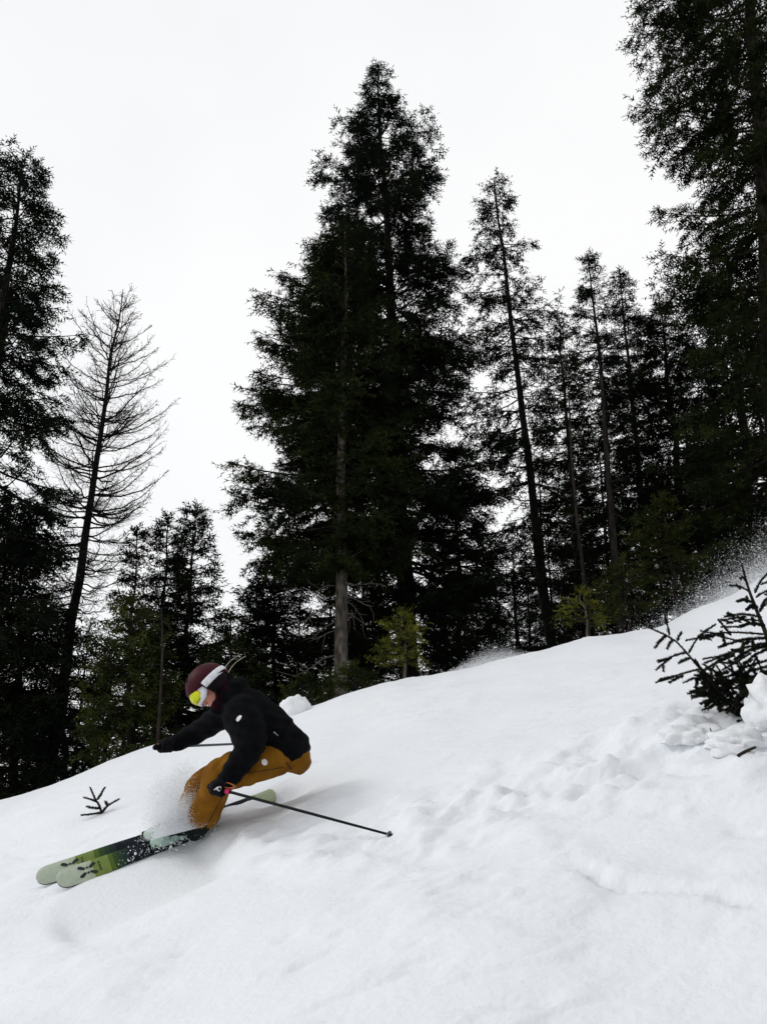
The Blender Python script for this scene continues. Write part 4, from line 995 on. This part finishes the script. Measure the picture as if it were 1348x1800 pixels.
def sapling():
    R = np.random.default_rng(601); Y = float(G(1300, 1262, HT)[1]) + .1
    def p(u, v, dy=0): return W(u, v, Y + dy)
    gx = p(1350, 1262); gz = float(HT(gx[0], Y)); off = np.array([gx[0], Y, gz]); root = empty('spruce_sapling', off)
    stem = [np.array([gx[0], Y, gz - .1]), p(1356, 1200), p(1350, 1130), p(1330, 1075), p(1315, 1035), p(1303, 993)]
    g = Geo(); tube(g, stem, [.02, .017, .013, .010, .007, .004], n=7, k=5); link('stem', g.mesh('stem', True, off), M['bark'], root)
    C = catmull(stem, 10)
    lines = [stem[3:]]
    def side(u0, v0, u1, v1, dy, forks=2):
        a, b = p(u0, v0), p(u1, v1, dy); mid = (a + b) / 2 + np.array([0, 0, .015]); lines.append([a, mid, b])
        for k in range(forks):
            f = .4 + .4 * k / max(forks - 1, 1) + R.normal(0, .05); q = a + (b - a) * f; d = nrm(b - a); sd = 1 if k % 2 else -1
            e = q + nrm(d + np.array([R.normal(0, .15), sd * .8, R.normal(.05, .35)])) * np.linalg.norm(b - a) * .38; lines.append([q, (q + e) / 2, e])
    for a in ((1311, 1022, 1300, 1018, -.05, 0), (1316, 1040, 1282, 1030, .02, 1), (1326, 1042, 1349, 1008, .05, 1), (1328, 1050, 1362, 1040, -.1, 1),
              (1322, 1060, 1294, 1058, -.1, 1), (1330, 1068, 1312, 1072, -.2, 1), (1335, 1075, 1352, 1050, .15, 1), (1338, 1085, 1273, 1084, -.06, 3), (1340, 1092, 1277, 1096, .12, 3), (1342, 1100, 1298, 1102, -.2, 2),
              (1345, 1115, 1225, 1118, .05, 4), (1347, 1122, 1262, 1138, -.15, 3), (1350, 1130, 1238, 1166, -.1, 4), (1350, 1135, 1290, 1160, -.3, 3), (1350, 1140, 1300, 1175, .25, 3),
              (1352, 1110, 1400, 1090, 0, 3), (1352, 1130, 1420, 1130, .1, 3), (1354, 1150, 1410, 1180, -.2, 3), (1353, 1160, 1280, 1190, .3, 3), (1354, 1170, 1270, 1205, -.1, 4), (1354, 1180, 1300, 1220, -.35, 3)):
        side(*a)
    shoot_set(root, 'branch', lines, R, off, .005)
    # bowed branch reaching left
    bow = [p(1262, 1215, -.05), p(1240, 1188, -.1), p(1215, 1158, -.15), p(1190, 1130, -.15), p(1168, 1116, -.15), p(1140, 1103, -.15)]
    lines = [bow]
    for u0, v0, u1, v1, f in ((1170, 1117, 1150, 1139, 0), (1182, 1124, 1172, 1140, 0), (1176, 1116, 1170, 1090, 1), (1190, 1126, 1197, 1112, 0), (1210, 1148, 1228, 1118, 0), (1226, 1121, 1257, 1098, 0), (1228, 1120, 1250, 1125, 0),
                              (1207, 1146, 1158, 1164, 2), (1180, 1156, 1152, 1178, 1), (1213, 1157, 1192, 1166, 0), (1234, 1175, 1160, 1197, 3), (1200, 1188, 1176, 1200, 0), (1236, 1178, 1290, 1152, 2)):
        a, b = p(u0, v0, -.13), p(u1, v1, -.13 + R.normal(0, .05)); lines.append([a, (a + b) / 2 + np.array([0, 0, .004]), b])
        for k in range(f):
            q = a + (b - a) * (.45 + .4 * R.random()); e = q + nrm(nrm(b - a) + R.normal(0, .5, 3)) * np.linalg.norm(b - a) * .35; lines.append([q, (q + e) / 2, e])
    shoot_set(root, 'bowed_branch', lines, R, off, .0055)
    # dense foot of the tree
    lines = []
    for _ in range(150):
        u, v = R.uniform(1238, 1345), 0
        t = (u - 1238) / 107; v = R.uniform(1180, 1222 + 72 * t); a = p(u, v, R.uniform(-.16, .2)); d = nrm(np.array([R.normal(-.4, .6), R.normal(0, .6), R.normal(.1, .5)])); b = a + d * R.uniform(.06, .13); lines.append([a, (a + b) / 2 + R.normal(0, .01, 3), b])
    shoot_set(root, 'lower_boughs', lines, R, off, .004, .020, 1500)
    tag(root, 'small dark spruce sapling poking from the snow at the right edge, one bough bowed', 'sapling')
sapling()

def twig(name, label, base, lines, r, needle=True, seed=1, Y=None):
    R = np.random.default_rng(seed); q = G(*base, HT); Y = q[1] if Y is None else Y; off = np.array([q[0], Y, float(HT(q[0], Y))])
    root = empty(name, off); L = [[W(u, v, Y + dy) for u, v, dy in l] for l in lines]; L[0][0][2] = min(L[0][0][2], off[2] - .02)
    if needle: shoot_set(root, 'stem', L, R, off, r, .021, 1900)
    else:
        g = Geo()
        for l in L: tube(g, l, list(np.linspace(r, r * .5, len(l))), n=6, k=4)
        link('stem', g.mesh('stem', True, off), M['bark'], root)
    tag(root, label, 'twig')
twig('spruce_twig', 'small dark evergreen twig poking out of the snow near the ski tips', (179, 1430), [
    ((180, 1432, 0), (176, 1418, 0), (170, 1408, 0), (165, 1398, 0), (159, 1384, 0)), ((172, 1405, 0), (178, 1396, .05), (185, 1384, .1)), ((170, 1409, 0), (160, 1405, -.03), (148, 1402, -.05)),
    ((175, 1421, 0), (164, 1420, -.05), (154, 1418, -.1)), ((180, 1428, 0), (162, 1431, -.04), (143, 1433, -.08)), ((180, 1428, 0), (188, 1418, -.03), (195, 1413, -.04), (209, 1405, -.05)), ((189, 1415, -.03), (187, 1411, 0), (185, 1408, 0))], .009, seed=3)
twig('bare_twig', 'short bare twig standing in the snow below the sapling', (1250, 1304), [((1248, 1306, 0), (1252, 1296, 0), (1250, 1288, 0), (1247, 1279, 0)), ((1252, 1296, 0), (1255, 1290, 0))], .005, False)
twig('fallen_stick', 'dark stick lying half buried in the snow below the sapling', (1312, 1322), [((1296, 1326, 0), (1312, 1320, 0), (1328, 1313, -.02))], .010, False)

# rounded snow lumps
c = W(518, 1252, 9.05); lump('snow_clump', c, (.19, .17, .175), 3.0, 'rounded snow cap on the crest behind the skier\'s back', amp=.12)
c = W(1356, 1245, 4.0); lump('snow_clump', c, (.115, .13, .15), 9.0, 'big snow lump against the right side of the sapling', amp=.2)
c = G(1300, 1302, HT); lump('snow_clump', (c[0], c[1], c[2] - .02), (.15, .12, .075), 14.0, 'low snow lump between the sapling and the buried stick')
c = G(1212, 1285, HT); lump('snow_clump', (c[0], c[1], c[2] - .03), (.15, .13, .07), 19.0, 'flat snow lump left of the sapling\'s foot')

# ---------------------------------------------------------------- flying snow
def WV(u, v, Y):
    dx = (u - 674.0) / FPX; dy = (900.0 - v) / FPX; ry = math.cos(PITCH) - dy * math.sin(PITCH); rz = math.sin(PITCH) + dy * math.cos(PITCH)
    return np.stack([dx / ry * Y, Y, rz / ry * Y], 1)
def flakes(label, sampler, n, size, seed, sig=.35):
    """each flake one tiny facet, tumbling any way"""
    R = np.random.default_rng(seed); P = sampler(R, n); s = size * np.exp(R.normal(0, sig, n)); A = nrm(R.normal(0, 1, (n, 3))); a, b = perp(A); c3 = math.cos(2.094); s3 = math.sin(2.094)
    V = np.stack([P + a * s[:, None], P + (a * c3 + b * s3) * s[:, None], P + (a * c3 - b * s3) * s[:, None]], 1).reshape(-1, 3)
    return tag(link('snow_spray', np_mesh('snow_spray', V, np.arange(3 * n).reshape(-1, 3)), M['flake']), label, 'snow', kind='stuff')
def sp_right(R, n):
    u = 1375 - np.abs(R.normal(0, 1, n)) * 88; t = np.clip((1348 - u) / 220, 0, 1.3)
    bottom = np.interp(u, [1100, 1150, 1200, 1348], [1105, 1100, 1078, 1010]) + 6; hgt = np.minimum(R.exponential(1, n) * (20 - 5 * t) * np.clip(1.1 + .7 * gnoise(u / 22, u * 0 + 3), .3, 2), 60 + 90 * R.random(n))
    return WV(u, bottom - hgt, R.normal(9.9, .35, n))
flakes('cloud of fine snow blowing over the crest at the right', sp_right, 38000, .0030, 1, .5)
def sp_mid(R, n):
    u = R.normal(865, 42, n); bottom = np.interp(u, [760, 820, 900, 960], [1186, 1172, 1158, 1146]) + 5; hgt = np.abs(R.normal(0, 1, n)) * 13 * np.exp(-((u - 865) / 60) ** 2)
    return WV(u, bottom - hgt, R.normal(9.8, .3, n))
flakes('low plume of powder on the crest in front of the bushy spruce', sp_mid, 22000, .0030, 2)
def sp_leg(R, n):
    t = R.random(n); u = 338 - 62 * t ** 1.3 + R.normal(0, 14, n) - 6; v = 1458 - 122 * R.random(n) ** 1.25 * (1 - .45 * t) + R.normal(0, 8, n)
    return WV(u, v, R.normal(5.72, .14, n))
def sp_boot(R, n):
    u = R.normal(322, 24, n); v = 1462 - np.abs(R.normal(0, 1, n)) * 26 - (u - 322) * .25
    return WV(u, v, R.normal(5.36, .05, n) + (330 - u) * -.001)
flakes('thick burst of powder over the ski boots', sp_boot, 80000, .0021, 6)
flakes('powder bursting up in front of the skier\'s knees and boots', sp_leg, 90000, .0016, 4)
def sp_ski(R, n):
    t = R.random(n); u = 200 + 190 * t ** .6; v = 1515 - (u - 200) * .33 + R.normal(0, 8, n)
    return WV(u, v, R.normal(5.32, .06, n) + (u - 200) * .001)
flakes('bits of snow scattered over the dark middle of the skis', sp_ski, 1100, .0038, 5, .5)
